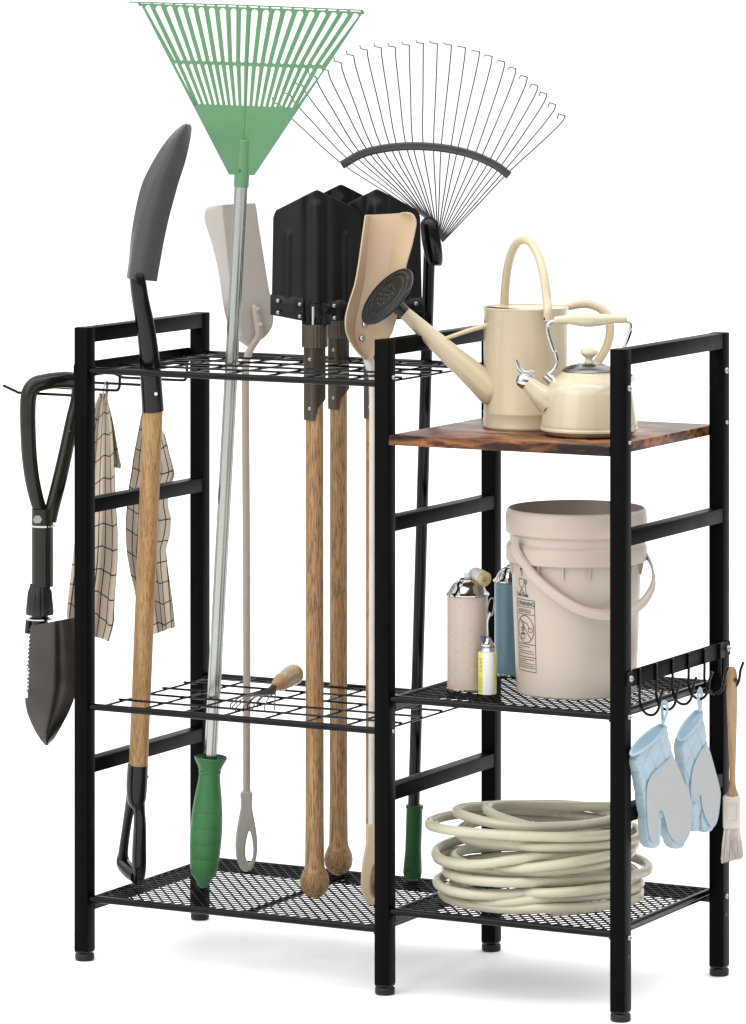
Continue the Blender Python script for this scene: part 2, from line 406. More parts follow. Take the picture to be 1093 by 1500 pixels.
for z in (zl1, zl2):
    bm = bmesh.new()
    addrod(bm, (T_-.001, .0095, z), (XM+.001, .0095, z), RR, 14); addrod(bm, (T_-.001, D-.0095, z), (XM+.001, D-.0095, z), RR, 14)
    for x in XW: addrod(bm, (x, .0095, z+.0025), (x, D-.0095, z+.0025), .0018, 8)
    for y in YW: addrod(bm, (XW[0]-.003, y, z+.0058), (XW[-1]+.003, y, z+.0058), .0019, 8)
    part('tool_grid', bm, M['wirepaint'], rack)
bm = bmesh.new(); ZBD = .868
addbox(bm, (XM+T_+.0004, .0004, ZBD-.0155), (W-T_-.0004, D-.0004, ZBD), .0007)
part('wooden_shelf', bm, M['board'], rack)
# hook rails
def hookrail(x, sg, z1, z0):
    bm = bmesh.new()
    a, b = sorted((x, x+sg*.003))
    addbox(bm, (a, .026, z0), (b, D-.026, z1), .0006)
    for y in (.0145, D-.0145):
        addlathe(bm, [(0, 0), (.0125, 0), (.0125, .0028), (0, .0028)], (x, y, (z0+z1)/2), w=(sg, 0, 0), seg=24, u=(0, 1, 0), fl=lambda t, h: 1/max(abs(cos(t))**6+abs(sin(t))**6, 1e-6)**(1/6)*.92)
    r = part('hook_rail', bm, M['paint'], rack)
    for y in (.0145, D-.0145): bolt((x+sg*.003, y, (z0+z1)/2), (sg, 0, 0), r, .0055)
    return r
hr = hookrail(W, 1, .530, .5045)
HY = [.044+.0605*k for k in range(6)]
for y in HY:
    x = W+.0048; pts = [(x, y, .529), (x, y, .50), (x, y, .481), (x+.004, y, .4685), (x+.012, y, .461), (x+.022, y, .4605), (x+.0295, y, .467), (x+.033, y, .477), (x+.035, y, .490), (x+.040, y, .503)]
    tube('hook', pts, .0022, M['wirepaint'], hr, seg=10, n=5)
hl = hookrail(0, -1, .957, .932)
for y in (.040, .150, .260, .368):
    x = -.0045
    pts = [(x, y, .955), (x, y, .93), (x, y, .9105), (x-.003, y, .9035), (x-.010, y, .9015), (x-.06, y, .9015), (x-.120, y, .9015), (x-.130, y, .9035), (x-.154, y, .912)]
    tube('hook', pts, .0024, M['wirepaint'], hl, seg=10, n=4)

# ================================================================== TOOLS IN THE RACK
z3 = Z(280, 260, 2.876)
# ---- long spade
B = at(201, 1297, z=.1045); F = Fr(B, at(241, 300, y=.045)); m1 = F.m()
sp = thing('long_spade', 'long spade at far left, charcoal blade seen edge-on, black D-grip down on the mesh', 'spade', B)
sa, sb = F.P(202.5, 1128), F.P(224.3, 594)
lathe('shaft', [(.0155, 0), (.0160, (sb-sa).length)], sa, M['oak2'], sp, w=sb-sa, seg=32)
def ctr(fr, px, py, off=0): return fr.P(px, py, off)
# shaft axis bends slightly: socket, then neck
bm = bmesh.new()
addtube(bm, [F.P(224.3, 602), F.P(221.5, 560), F.P(219, 525), F.P(213.5, 480), F.P(206, 440), F.P(202, 412), F.P(200, 396, -.004), F.P(203, 380, -.010)], [.0178, .0172, .0163, .0150, .0138, .0128, .010, .005], seg=28, n=6)
part('socket', bm, M['blackgloss'], sp)
bm = bmesh.new(); addlathe(bm, [(.0028, 0), (.0026, .0012), (0, .0016)], F.P(228.5, 577, .0168), w=F.n, seg=12); part('rivet', bm, M['white'], sp)
# blade: rows (py, left edge, ridge, right edge)
rows = [(407, 187.5, 190.5, 228.5), (380, 191, 194.5, 234), (350, 193.5, 199, 239.5), (320, 198, 206, 246), (290, 204, 214, 254), (265, 211.5, 223, 261), (240, 224, 236.5, 269), (220, 236, 247, 274), (205, 247, 256, 277), (195, 256, 263, 278.5), (187.5, 264, 268.5, 279), (184, 269, 272, 277.8), (182.4, 273.5, 274.2, 275.5)]
bm = bmesh.new(); R = []
for (y, l, c, r) in catmullrows if False else rows:
    pts = []
    y2 = y + (5 if y > 400 else 0)
    for k in range(15):
        t = k/14
        if t < .25: q = t/.25; x = l+(c-l)*q; v = -.012+.020*q
        else: q = (t-.25)/.75; x = c+(r-c)*q; v = .008-.024*q*q - .004*q
        pts.append(F.P(x, y+(y2-y)*t, v))
    R.append(pts)
R2 = []
for j in range(15):
    R2.append(catmull([r[j] for r in R], 4))
R = [[R2[j][i] for j in range(15)] for i in range(len(R2[0]))]
loftgrid(bm, R)
part('blade', bm, M['darkgrey'], sp, mods=[('SOLIDIFY', dict(thickness=.0022, offset=-1))], sharp=17)
# D grip
bm = bmesh.new()
addtube(bm, [F.P(202, 1120), F.P(200.5, 1150), F.P(200.5, 1172), F.P(204, 1186), F.P(205, 1210), F.P(204, 1250), F.P(204, 1275, .002), F.P(203, 1293, .0)], [.0168, .0172, .0152, .0098, .0105, .0118, .0112, .0082], seg=24, n=6)
addtube(bm, [F.P(196, 1160, -.004), F.P(190, 1185, -.018), F.P(185, 1215, -.032), F.P(181, 1245, -.042), F.P(180, 1262, -.046)], [.012, .0085, .0075, .008, .009], seg=20, n=6)
addtube(bm, [F.P(180, 1250, -.048), F.P(181, 1265, -.044), F.P(190, 1276, -.02), F.P(200, 1284, .0)], [.0085, .0118, .0125, .0115], seg=20, n=6)
part('grip', bm, M['blackgloss'], sp)
bm = bmesh.new(); dome(bm, F.P(215.6, 1138, 0), F.u, .0035, .003); part('rivet', bm, M['brassy'], sp)

# ---- green leaf rake
B = at(297, 1301, z=.1040); F = Fr(B, at(353, 272, y=.150)); m1 = F.m()
lr = thing('leaf_rake', 'leaf rake with wide light-green plastic fan head, steel pole and green grip', 'rake', B)
fl_ = lambda t, h: 1+.035*cos(8*t)
p0, p1 = F.P(308.5, 1112), F.P(353.5, 268)
bm = bmesh.new(); addlathe(bm, [(.0103, 0), (.0103, (p1-p0).length)], p0, w=(p1-p0), seg=64, fl=fl_); part('pole', bm, M['pole'], lr, sharp=30)
gp = [(309, 1108, 23.5), (309, 1109.5, 24.2), (308.8, 1114, 22.5), (308, 1122, 18), (307.5, 1125, 17.2), (307.3, 1127, 16.2), (307, 1131, 16.6), (307, 1133, 15.4), (306, 1145, 16.5), (304.5, 1165, 19.5), (303, 1187, 22.2), (303, 1188.5, 21.6), (303, 1190, 22.4), (302.8, 1210, 23.6), (302.7, 1211.5, 23), (302.6, 1213, 23.7), (302.2, 1233, 23.4), (302.1, 1234.5, 22.8), (302, 1236, 23.3), (301, 1255, 22), (300.8, 1256.5, 21.4), (300.6, 1258, 21.9), (299.5, 1275, 19.8), (299.3, 1277, 19.0), (299, 1280, 18.6), (298, 1286, 14), (297.6, 1291, 10.5), (297.3, 1297, 8), (297, 1301, 3)]
prof = []
axis = (F.P(309, 1108)-F.P(297, 1301)).normalized(); o = F.P(297, 1301)
for x, y, r in gp: prof.append((r*m1, (F.P(x, y)-o).dot(axis)))
lathe('grip', prof[::-1], o, M['gripgreen'], lr, w=axis, seg=48, sharp=28)
bm = bmesh.new(); addlathe(bm, [(.0088, 0), (.0088, -.002)], F.P(298, 1290, .0085), w=F.n, seg=16); 
bm.free()
# head
g1 = Z(180, 0, 3.036)
def q(a, b): return F.uw(*g1(a, b))
OL = [(78, 14), (472, 775), (500, 777), (556, 778), (585, 778), (1070, 52)]
outline = [q(*p) for p in OL]
tipx = [78, 135, 185, 233, 279, 326, 373, 420, 469, 516, 561, 612, 661, 711, 762, 814, 863, 913, 962, 1010, 1070]
botx = [212, 244, 277, 310, 343, 377, 410, 445, 478, 513, 550, 587, 622, 656, 690, 726, 760, 796, 831, 866, 899]
mt = [218, 253, 287, 321, 354, 387, 418, 449, 481, 515, 549, 583, 617, 651, 685, 718, 752, 787, 820, 853, 888]
mb = [305+(786-305)*i/20 for i in range(21)]
Lx = lambda y: 78+394*(y-14)/761; Rx = lambda y: 1070-485*(y-52)/726
def line_y(x, ya, yb, xa=206, xb=905): return ya+(yb-ya)*(x-xa)/(xb-xa)
bm = bmesh.new(); FO = .006
def V2(a, b): 
    u_, w_ = q(a, b); return bm.verts.new((u_, w_, 0))
def cells(xt, xb, ytf, ybf, mg, mg2, pad, nr=6):
    xt, xb = list(xt), list(xb)
    xt[0], xt[-1] = Lx(ytf(xt[0])), Rx(ytf(xt[-1])); xb[0], xb[-1] = Lx(ybf(xb[0])), Rx(ybf(xb[-1]))
    for i in range(20):
        a, b, c, d = xt[i], xt[i+1], xb[i], xb[i+1]
        ml, mr = mg, mg
        if i == 0: ml = mg*2.1
        if i == 19: mr = mg*2.1
        m2l, m2r = (mg2*1.9 if i == 0 else mg2), (mg2*1.9 if i == 19 else mg2)
        ya, yb = ytf((a+b)/2)+pad, ybf((c+d)/2)-pad
        ca, ra = (a+ml+b-mr)/2, (b-mr-a-ml)/2; cb, rb = (c+m2l+d-m2r)/2, (d-m2r-c-m2l)/2
        inn, out = [], []
        for k in range(nr+1):
            t = pi*k/nr; inn.append((ca-ra*cos(t), ya+ra-ra*sin(t))); x = a+(b-a)*k/nr; out.append((x, ytf(x)))
        for k in range(nr+1):
            t = pi*k/nr; inn.append((cb+rb*cos(t), yb-rb+rb*sin(t))); x = d+(c-d)*k/nr; out.append((x, ybf(x)))
        iv = [V2(*p) for p in inn]; ov = [V2(*p) for p in out]; n = len(iv)
        for k in range(n): bm.faces.new((ov[k], ov[(k+1) % n], iv[(k+1) % n], iv[k]))
y0f = lambda x: 14+38*(x-78)/992
y1f = lambda x: line_y(x, 273.5, 298)
y2f = lambda x: line_y(x, 467, 485, 309, 784)
cells(tipx, botx, y0f, y1f, 11, 9.5, 7)
cells(mt, mb, y1f, y2f, 9.5, 7, 6)
xs = [Lx(467)+(Rx(485)-Lx(467))*k/20 for k in range(21)]
topv = [V2(x, y2f(x)) for x in xs]; botv = [V2(472+(585-472)*k/20, 775+3*k/20) for k in range(21)]
for k in range(20): bm.faces.new((topv[k], topv[k+1], botv[k+1], botv[k]))
bmesh.ops.remove_doubles(bm, verts=bm.verts, dist=2e-5)
for v in bm.verts:
    u_, w_ = v.co.x, v.co.y; v.co = F.B+F.u*u_+F.w*w_+F.n*(FO+.0013)
head = part('fan_head', bm, M['green'], lr, mods=[('SOLIDIFY', dict(thickness=.0030, offset=0)), ('BEVEL', dict(width=.0005, segments=2, limit_method='ANGLE'))], sharp=30)
# centre rib, curled tine tips joined by a folded lip, socket
tube('centre_rib', [F.P(*g1(563, 30), .0078), F.P(*g1(548, 330), .0082), F.P(*g1(533, 650), .0085)], .0018, M['green'], lr, n=1, seg=8)
bm = bmesh.new()
for i in range(21):
    x = tipx[i]; y0 = 16+(52-16)*i/20
    a, b, c = F.P(*g1(x, y0+8), .006), F.P(*g1(x-6, y0-3), .002), F.P(*g1(x-9, y0-1), -.012)
    addtube(bm, [a, b, c], [.0022, .0019, .0012], seg=8, n=3)
addtube(bm, [F.P(*g1(28, 9), -.014), F.P(*g1(545, 24), -.006), F.P(*g1(1068, 46), .002)], .0009, seg=6, n=4)
part('tine_tips', bm, M['gripgreen'], lr)
bm = bmesh.new()
addlathe(bm, [(.0118, 0), (.0122, .002), (.0120, .030), (.0112, .050), (.0108, .075), (.0092, .077)], F.P(353.3, 274, .002), w=(F.P(357, 210)-F.P(353.3, 274)), seg=32)
part('socket', bm, M['green'], lr)
bm = bmesh.new(); dome(bm, F.P(351, 250, .0135), F.n, .0028, .0015); part('rivet', bm, M['gripgreen'], lr)

# ---- dustpan-like scoops on long thin rods
def loophandle(fr, cx, yt, yb, hw, m, parent):
    k = fr.m(); g = (yb-yt)/116; w_ = hw/17
    Q = lambda dx, dy: fr.uw(cx+dx*w_, yt+dy*g)
    right = [(8, 0), (8.3, 14), (9, 26), (12, 42), (15, 60), (16.3, 78), (15, 94), (11, 107), (5, 115)]
    out = smooth2([Q(a, b) for a, b in right]+[Q(-a, b) for a, b in right[::-1]], 3)
    slot_ = smooth2([Q(a, b) for a, b in ((4.5, 56), (8.2, 68), (10, 84), (8.5, 98), (4, 105), (-.5, 98), (-1.5, 84), (.5, 68))], 3)
    return plate('handle', out, [slot_], fr, .017, m, parent, bev=.0030, off=0, sharp=60)
B = at(360, 1276, z=.1038); F = Fr(B, at(355, 400, y=.325)); k1 = F.m()
ws = thing('long_handled_scoop', 'pale greige scoop on a thin rod, seen from its back, behind the rake pole', 'scoop', B, 'long handled scoops standing in the rack')
tab = [(117, 92, 132, 270), (123, 76, 132, 272), (136, 62, 132, 275), (160, 56, 134, 279), (200, 62, 139, 284), (300, 93, 150, 300), (400, 115, 160, 316), (480, 127, 172, 330), (540, 136, 188, 342), (590, 147, 200, 347), (630, 160, 208, 341), (665, 182, 216, 318), (690, 205, 226, 287), (705, 224, 236, 268), (712, 238, 244, 254)]
bm = bmesh.new(); R = []
for i, (y, A, Bc, C) in enumerate(tab):
    y -= 0
    s_ = max(0, 1-((i)/14)**4) if i > 9 else 1
    pts = []
    yy = lambda t: y-(9*t*max(0, 1-(y-117)/400))
    for j in range(7): q_ = j/6; pts.append(F.P(*z3(A+(Bc-A)*q_, yy(q_*.3)), (-.040+.045*q_)*s_ ))
    for j in range(1, 13): q_ = j/12; pts.append(F.P(*z3(Bc+(C-Bc)*q_, yy(.3+.7*q_)), (.005-.020*q_)*s_))
    for j in range(1, 5): q_ = j/4; pts.append(F.P(*z3(C-4*q_, yy(1)), (-.015-.045*q_)*s_))
    R.append(pts)
cols = [catmull([r[j] for r in R], 4) for j in range(len(R[0]))]
R = [[c[i] for c in cols] for i in range(len(cols[0]))]
loftgrid(bm, R)
part('pan', bm, M['greige'], ws, mods=[('SOLIDIFY', dict(thickness=.0018, offset=-1)), ('BEVEL', dict(width=.0006, segments=2, limit_method='ANGLE'))], sharp=22)
bm = bmesh.new()
addtube(bm, [F.P(*z3(264, 538), .000), F.P(*z3(270, 560), .002), F.P(*z3(285, 640), .004), F.P(*z3(284, 668), .004), F.P(*z3(262, 705), .002), F.P(*z3(240, 745), 0), F.P(*z3(231, 790), 0), F.P(*z3(229, 860)), F.P(361.5, 900), F.P(361.5, 1162)],
        [.0040, .0055, .0066, .006, .0060, .0062, .0062, .0064, .0064, .0064], seg=16, n=5)
part('rod', bm, M['greigerod'], ws)
rivets('rivet', [F.P(*z3(281, 556), .006), F.P(*z3(292, 620), .009)], F.n, .0042, M['greige'], ws)
loophandle(F, 361, 1160, 1276, 17, M['greige'], ws)

B = at(543, 1326, z=.1038); F = Fr(B, at(552, 420, y=.150)); k1 = F.m()
ts = thing('long_handled_scoop', 'tan scoop with its hollow side facing out, behind the watering can rose', 'scoop', B, 'long handled scoops standing in the rack')
tab = [(160, 736, 754, 876, 906), (163, 734, 753, 875, 925), (175, 732, 751, 873, 940), (200, 729, 749, 868, 948), (240, 723, 745, 860, 942), (300, 715, 741, 848, 928), (370, 705, 735, 836, 907), (450, 690, 726, 822, 893), (520, 668, 712, 806, 880), (580, 652, 698, 790, 868), (620, 650, 690, 778, 856), (655, 655, 688, 768, 845), (700, 674, 696, 756, 815), (735, 700, 712, 750, 785), (757, 722, 728, 745, 762), (768, 735, 738, 744, 750)]
bm = bmesh.new(); R = []
for i, (y, A, Bc, C, E_) in enumerate(tab):
    s_ = 1 if i < 11 else max(.25, 1-(i-10)/6)
    pts = []
    yy = lambda t: y-12*t*max(0, 1-(y-160)/300)
    for j in range(7): q_ = j/6; pts.append(F.P(*z3(A+(Bc-A)*q_, yy(q_*.2)), (.034-.034*q_)*s_))
    for j in range(1, 11): q_ = j/10; pts.append(F.P(*z3(Bc+(C-Bc)*q_, yy(.2+.55*q_)), 0))
    for j in range(1, 7): q_ = j/6; pts.append(F.P(*z3(C+(E_-C)*q_, yy(.75+.25*q_)), .036*q_*s_))
    R.append(pts)
cols = [catmull([r[j] for r in R], 4) for j in range(len(R[0]))]
R = [[c[i] for c in cols] for i in range(len(cols[0]))]
loftgrid(bm, R)
part('pan', bm, M['tan'], ts, mods=[('SOLIDIFY', dict(thickness=.0022, offset=0)), ('BEVEL', dict(width=.0007, segments=2, limit_method='ANGLE'))], sharp=22)
bm = bmesh.new()
addtube(bm, [F.P(*z3(728, 640), -.008), F.P(*z3(735, 700), -.010), F.P(*z3(750, 775), -.006), F.P(*z3(765, 830), 0), F.P(546.5, 570), F.P(546.5, 640), F.P(546, 900), F.P(545.3, 1212)],
        [.0045, .007, .0085, .0075, .0066, .0062, .0062, .0062], seg=16, n=5)
part('rod', bm, M['brushwhite'], ts)
rivets('rivet', [F.P(*z3(731, 617), .003), F.P(*z3(719, 678), .003)], F.n, .0048, M['chrome'], ts)
loophandle(F, 545, 1208, 1326, 17, M['tan'], ts)

# ---- three short-bladed shovels
B = at(461, 1314, z=.1040); F = Fr(B); k1 = F.m()
sh = thing('shovel', '', 'shovel', B, 'black bladed shovels with round knob handles')
c0 = F.uw(461, 1000)[0]
H = lambda py: F.uw(461, py)[1]
lathe('shaft', [(0, H(1315)), (8*k1, H(1314)), (15*k1, H(1309)), (20*k1, H(1301)), (21.6*k1, H(1292)), (20.5*k1, H(1283)), (17*k1, H(1275)), (15*k1, H(1270)), (14.2*k1, H(1262)), (13.6*k1, H(1200)), (13.2*k1, H(900)), (13*k1, H(560)), (0, H(559))], F.L(0, 0), M['silk'], sh, seg=40)
h5 = Z(390, 420, 7.287)
def hx(a, b, off=0): return F.P(*h5(a, b), off)
# square ferrule with pointed tongue
bm = bmesh.new()
Wd = 13.4*k1
def prism(bm, ring_lo, ring_hi):
    a = [bm.verts.new(p) for p in ring_lo]; b = [bm.verts.new(p) for p in ring_hi]; n = len(a)
    for i in range(n): bm.faces.new((a[i], a[(i+1) % n], b[(i+1) % n], b[i]))
    bm.faces.new(a[::-1]); bm.faces.new(b)
zf0, zf1 = H(602), H(506)
prof = []
for kk in range(4):
    pass
sq = []
for a in range(32):
    t = 2*pi*a/32; r = 1/max(abs(cos(t+.6))**5+abs(sin(t+.6))**5, 1e-5)**(1/5)
    sq.append((cos(t)*r, sin(t)*r))
lo = [F.L(a*Wd*1.0, zf0 - (.0 if a > .2 else .014)*(1 if b_ > -.2 else 0) + (max(0, a)*.016), b_*Wd*1.0) for a, b_ in sq]
hi = [F.L(a*Wd, zf1, b_*Wd) for a, b_ in sq]
prism(bm, lo, hi)
part('ferrule', bm, M['bronze'], sh, sharp=30)
rivets('rivet', [hx(467, 775, Wd*1.02), hx(467, 1300, Wd*1.02)], F.n, .0034, M['boltsteel'], sh)
prof = [(0, H(474.5)), (.0190, H(474.5)), (.0209, H(476)), (.0210, H(506)), (.0202, H(508)), (0, H(508))]
lathe('collar', prof[::-1], F.L(0, 0), M['bronze'], sh, seg=80, fl=lambda t, h: 1-.035*(cos(20*t) > .3), sharp=30)
# hinge: pin, lugs
bm = bmesh.new(); addrod(bm, hx(503, 210, .0165), hx(503, 402, .0165), .0030, 12); part('lock_pin', bm, M['chrome'], sh)
bm = bmesh.new()
for (xa, xb) in ((428, 470), (530, 578), (590, 640)):
    p = hx(xa, 395, .004); p2 = hx(xb, 160, .004); ua, wa = (p-F.B).dot(F.u), (p-F.B).dot(F.w); ub, wb = (p2-F.B).dot(F.u), (p2-F.B).dot(F.w)
    lo = [F.L(ua, wa, -.008), F.L(ub, wa, -.008), F.L(ub, wa, .014), F.L(ua, wa, .014)]
    hi = [F.L(ua, wb, -.008), F.L(ub, wb, -.008), F.L(ub, wb, .014), F.L(ua, wb, .014)]
    prism(bm, lo, hi)
addrod(bm, hx(420, 260, .003), hx(650, 248, .003), .005, 16)
p = hx(380, 400, 0); p2 = hx(690, 150, 0); ua, wa = (p-F.B).dot(F.u), (p-F.B).dot(F.w); ub, wb = (p2-F.B).dot(F.u), (p2-F.B).dot(F.w)
prism(bm, [F.L(ua, wa, -.016), F.L(ub, wa, -.016), F.L(ub, wa, .002), F.L(ua, wa, .002)], [F.L(ua, wb, -.016), F.L(ub, wb, -.016), F.L(ub, wb, .002), F.L(ua, wb, .002)])
part('hinge', bm, M['shovelsteel'], sh, sharp=30)
bm = bmesh.new(); addlathe(bm, [(.0058, -.002), (.0058, .002), (.004, .004), (0, .004)], hx(622, 248, .014), w=F.n, seg=6); part('hinge_bolt', bm, M['shovelsteel'], sh)
# blade
cxp, hwp = 464.6, 64.5
yc = 278
def topy(s): a = sqrt(s*s+.0012)-.012 if abs(s) < .8 else abs(s)-.012; return 277.3+a*33 if a < .88 else 277.3+.88*33+((a-.88)/.12)**2.2*16
bm = bmesh.new(); R = []
NS, NT = 64, 48
for i in range(NT+1):
    t = i/NT; row = []
    for j in range(NS+1):
        s = -1+2*j/NS
        yb = 444; yt = topy(s); y = yb+(yt-yb)*t
        hw = hwp+(2.2*(1-t) if t < 1 else 0)
        v = .010-.024*s*s
        def ridge(c, wdt, hgt, t0): return hgt*math.exp(-((s-c)/wdt)**2)*min(1, max(0, (t0-t)/.06))
        v += ridge(0, .12, .0040, .93) - .0025*math.exp(-((abs(s)-.22)/.09)**2) 
        v += ridge(-.66, .075, .0035, .74)+ridge(.66, .075, .0035, .74)
        v += .004*(1-t)*(1-s*s) - .004*max(0, t-.8)
        row.append(F.P(cxp+s*hw, y, v))
    R.append(row)
loftgrid(bm, R)
part('blade', bm, M['shovelsteel'], sh, mods=[('SOLIDIFY', dict(thickness=.0024, offset=-1)), ('BEVEL', dict(width=.0006, segments=2, limit_method='ANGLE'))], sharp=40)
bm = bmesh.new(); R = []
for i in range(6):
    t = i/5; row = []
    for j in range(41):
        s = -1.02+2.04*j/40
        ytp = 434+6*(1-abs(s))+ (2 if s > 0 else 0); ybt = 469-(6*abs(s)**2) if True else 0
        if s < -.1: ytp = 431+5*min(1, (1+s)*1.4); ybt = 461+10*min(1, (1+s)*1.3)
        if s > .1: ybt = 471-3*s
        y = ytp+(ybt-ytp)*t
        v = .0155-.024*s*s+.0035*math.exp(-((s)/.12)**2)+.0022*sin(t*pi)+ (.002*math.exp(-((abs(s)-.52)/.05)**2)) - (.003 if i in (0, 5) else 0)
        if -.28 < s < .28: v -= .0045
        row.append(F.P(cxp+s*67, y, v))
    R.append(row)
loftgrid(bm, R)
part('blade_strap', bm, M['shovelsteel'], sh, mods=[('SOLIDIFY', dict(thickness=.0026, offset=-1))], sharp=50)
sv = []
for (a, b, vv) in ((127, 148, .001), (127, 273, .001), (360, 186, .0128), (360, 315, .0128), (726, 200, .0128), (729, 330, .0128), (960, 192, .001), (960, 318, .001)):
    sv.append(hx(a, b, vv+.004))
rivets('rivet', sv, F.n, .0034, M['boltsteel'], sh)
sh['label'] = 'front shovel with its full black blade, bronze collar and steel lock pin in view'
def copytree(o, parent=None):
    c = o.copy(); COL.objects.link(c); c.parent = parent
    for ch in list(o.children): copytree(ch, c)
    return c
s2 = copytree(sh); s2.location = at(496, 1281, z=.104); s2['label'] = 'rear shovel whose blade only peeks out as a point between the two others'
s3 = copytree(sh); s3.location = at(549.5, 1316, z=.104); s3['label'] = 'right shovel with its blade behind the tan scoop and shaft beside the middle post'
def tilt(o, back, side):
    o.rotation_euler = (Matrix.Rotation(-back, 4, RIGHT) @ Matrix.Rotation(side, 4, FWD)).to_euler()
tilt(s3, .052, -.001); tilt(sh, -.004, 0); s2.location = s2.location + Vector((0, 0, 0))

# ---- wire rake
B = at(606.5, 1291, z=.1040); F = Fr(B, at(629.5, 385, y=.372)); k1 = F.m()
wr = thing('wire_rake', 'wire rake with a wide fan of thin bent tines, black pole and dark green grip', 'rake', B)
o = F.P(606.3, 1178); o2 = F.P(629.5, 352)
lathe('pole', [(.0098, 0), (.0096, (o2-o).length)], o, M['blackgloss'], wr, w=(o2-o), seg=32)
ax = (F.P(607.5, 1176)-F.P(604, 1290)).normalized()
lathe('grip', [(0, 0), (8*k1, .001), (12.5*k1, .006), (14*k1, .014), (13.4*k1, .026), (12*k1, .05), (12*k1, .117), (13.2*k1, .1185), (13*k1, .123), (9*k1, .124)], F.P(604, 1290), M['deepgreen'], wr, w=ax, seg=36)
bm = bmesh.new(); addlathe(bm, [(0, .0006), (.0044, .0006), (.0044, -.002)], F.P(598.5, 1274, .0135), w=F.n, seg=18); part('hang_hole', bm, M['ink'], wr)
bm = bmesh.new()
addtube(bm, [F.P(637, 389, .004), F.P(637, 385, .004), F.P(634.5, 368, .006), F.P(631.5, 350, .008), F.P(629.5, 335, .008), F.P(627.5, 324, .006), F.P(626.5, 317.5, .004)], [.009, .0130, .0152, .0156, .0148, .0125, .005], seg=24, n=5, flat=(1.0, .95), ref=F.u)
part('head_socket', bm, M['blackgloss'], wr)
z2 = Z(400, 30, 2.4289)
corners = [z2(*p) for p in ((242, 150), (287, 125), (335, 105), (385, 97), (435, 95), (485, 88), (535, 82), (585, 83), (635, 88), (685, 97), (735, 112), (780, 128), (825, 148), (865, 172), (905, 202), (943, 233), (975, 262), (1007, 300), (1040, 340))]
corners = [(416, 172), (410, 153), (425, 138), (443.5, 125), (462.6, 112), (480.5, 103)][1:] + corners
nT = len(corners)
def bary(x):      # bar centre line
    t = (x-501)/(745-501); return 241+ (254-241)*t - 4*(31-0)*t*(1-t)*.62 - 0
bar_pts = [(500.5, 240.5), (530, 224), (565, 215.5), (605, 212.5), (650, 215.5), (690, 224.5), (725, 240), (746, 255.5)]
barc = catmull([Vector((a, b, 0)) for a, b in bar_pts], 12)
for i, (cx_, cy_) in enumerate(corners):
    f = i/(nT-1)
    hub = (641+9*f, 334+26*f)
    hub = (633+15*f, 325+30*f)
    bp = barc[int(round(f*(len(barc)-1)*.985+.5))] if i < nT-1 else barc[-2]
    v = .030
    # mild S curve
    p_h, p_b, p_c = F.P(hub[0], hub[1], .012), F.P(bp.x, bp.y-1, .004), F.P(cx_, cy_, .012)
    mid = (p_b*.45+p_c*.55)+F.u*(.006*(f-.5)*2)+F.n*(.003)+F.w*.002
    near = p_b*.12+p_c*.88+F.u*(.0045*(f-.5)*2)
    m0 = (p_h+p_b)/2
    dr = (F.P(cx_, cy_)-F.P(bp.x, bp.y)).normalized()
    back = -F.n
    g = f
    hk1 = F.P(cx_-9.5, cy_-(2.5 - 2.0*g)+ (0 if g < .5 else -(g-.5)*6), -.004)
    hk2 = F.P(cx_-9.5-(1.2 if g < .5 else 2.5), cy_-3+( -7*(1-1.6*g) if g < .6 else (g-.5)*2*7), -.012)
    bm = bmesh.new()
    addtube(bm, [p_h, m0, p_b, mid, near, p_c], .00112, seg=6, n=4, cap=True)
    addtube(bm, [p_c, hk1, hk2], .00112, seg=6, n=1)
    part('tine', bm, M['tinewire'], wr)
bm = bmesh.new()
addtube(bm, [F.P(p.x, p.y+1.5, .004) for p in barc[::3]+[barc[-1]]], .0068, seg=12, n=2, flat=(.25, 1.0), ref=F.n)
part('brace_bar', bm, mat('grey_coated_bar', (.035, .035, .036), .3, spec=.5), wr)

# ================================================================== ON THE WOODEN SHELF
# ---- watering can
z6 = Z(500, 340, 2.376)
B = at(770.3, 625.5, z=ZBD+.0005); F = Fr(B); k1 = F.m()
wc = thing('watering_can', 'cream metal watering can with long spout, black rose and tall arched handle', 'watering can', B)
h = lambda py: (625.5-py)*k1
c6 = lambda a, b, off=0: F.P(*z6(a, b), off)
r0 = 62*k1
ytop = 340+261/2.376
lathe('body', [(0, 0), (r0*.99, 0), (r0*1.012, .002), (r0*1.012, .004), (r0*1.0, .006), (r0*1.0, .022), (r0*1.006, .0235), (r0*1.006, .0255), (r0*.995, .027), (r0*.995, h(ytop)-.003), (r0*1.012, h(ytop)-.0015), (r0*1.015, h(ytop)), (r0*1.0, h(ytop)+.001), (r0*.98, h(ytop)), (r0*.975, h(ytop)-.002)], B, M['cream'], wc, seg=72, sharp=40)
lathe('inner_wall', [(r0*.975, h(ytop)-.0018), (r0*.965, .012), (0, .012)], B, mat('dark_inner_shade', (.10, .10, .105), .35, metal=.5), wc, seg=64)  # dark colour stands in for the shade inside the can
# half cover: a lid over the rear/right half, slightly sunk
bm = bmesh.new(); vs = []
zc = B.z+h(ytop)-.0006
N_ = 40; pts = []
a0, a1 = radians(-85), radians(152)
for k in range(N_+1):
    a = a0+(a1-a0)*k/N_; pts.append(B+RIGHT*cos(a)*r0*.985+FWD*sin(a)*r0*.985)
# straight-ish front edge bulging
e0, e1 = pts[-1], pts[0]
for k in range(1, 12): 
    t = k/12; pts.append(e0*(1-t)+e1*t + (RIGHT*-.5-FWD*.8).normalized()*(-.004*sin(pi*t)))
lo = [Vector((p.x, p.y, zc-.0012)) for p in pts]; hi = [Vector((p.x, p.y, zc)) for p in pts]
prism(bm, lo, hi); part('half_cover', bm, M['cream'], wc, sharp=30)
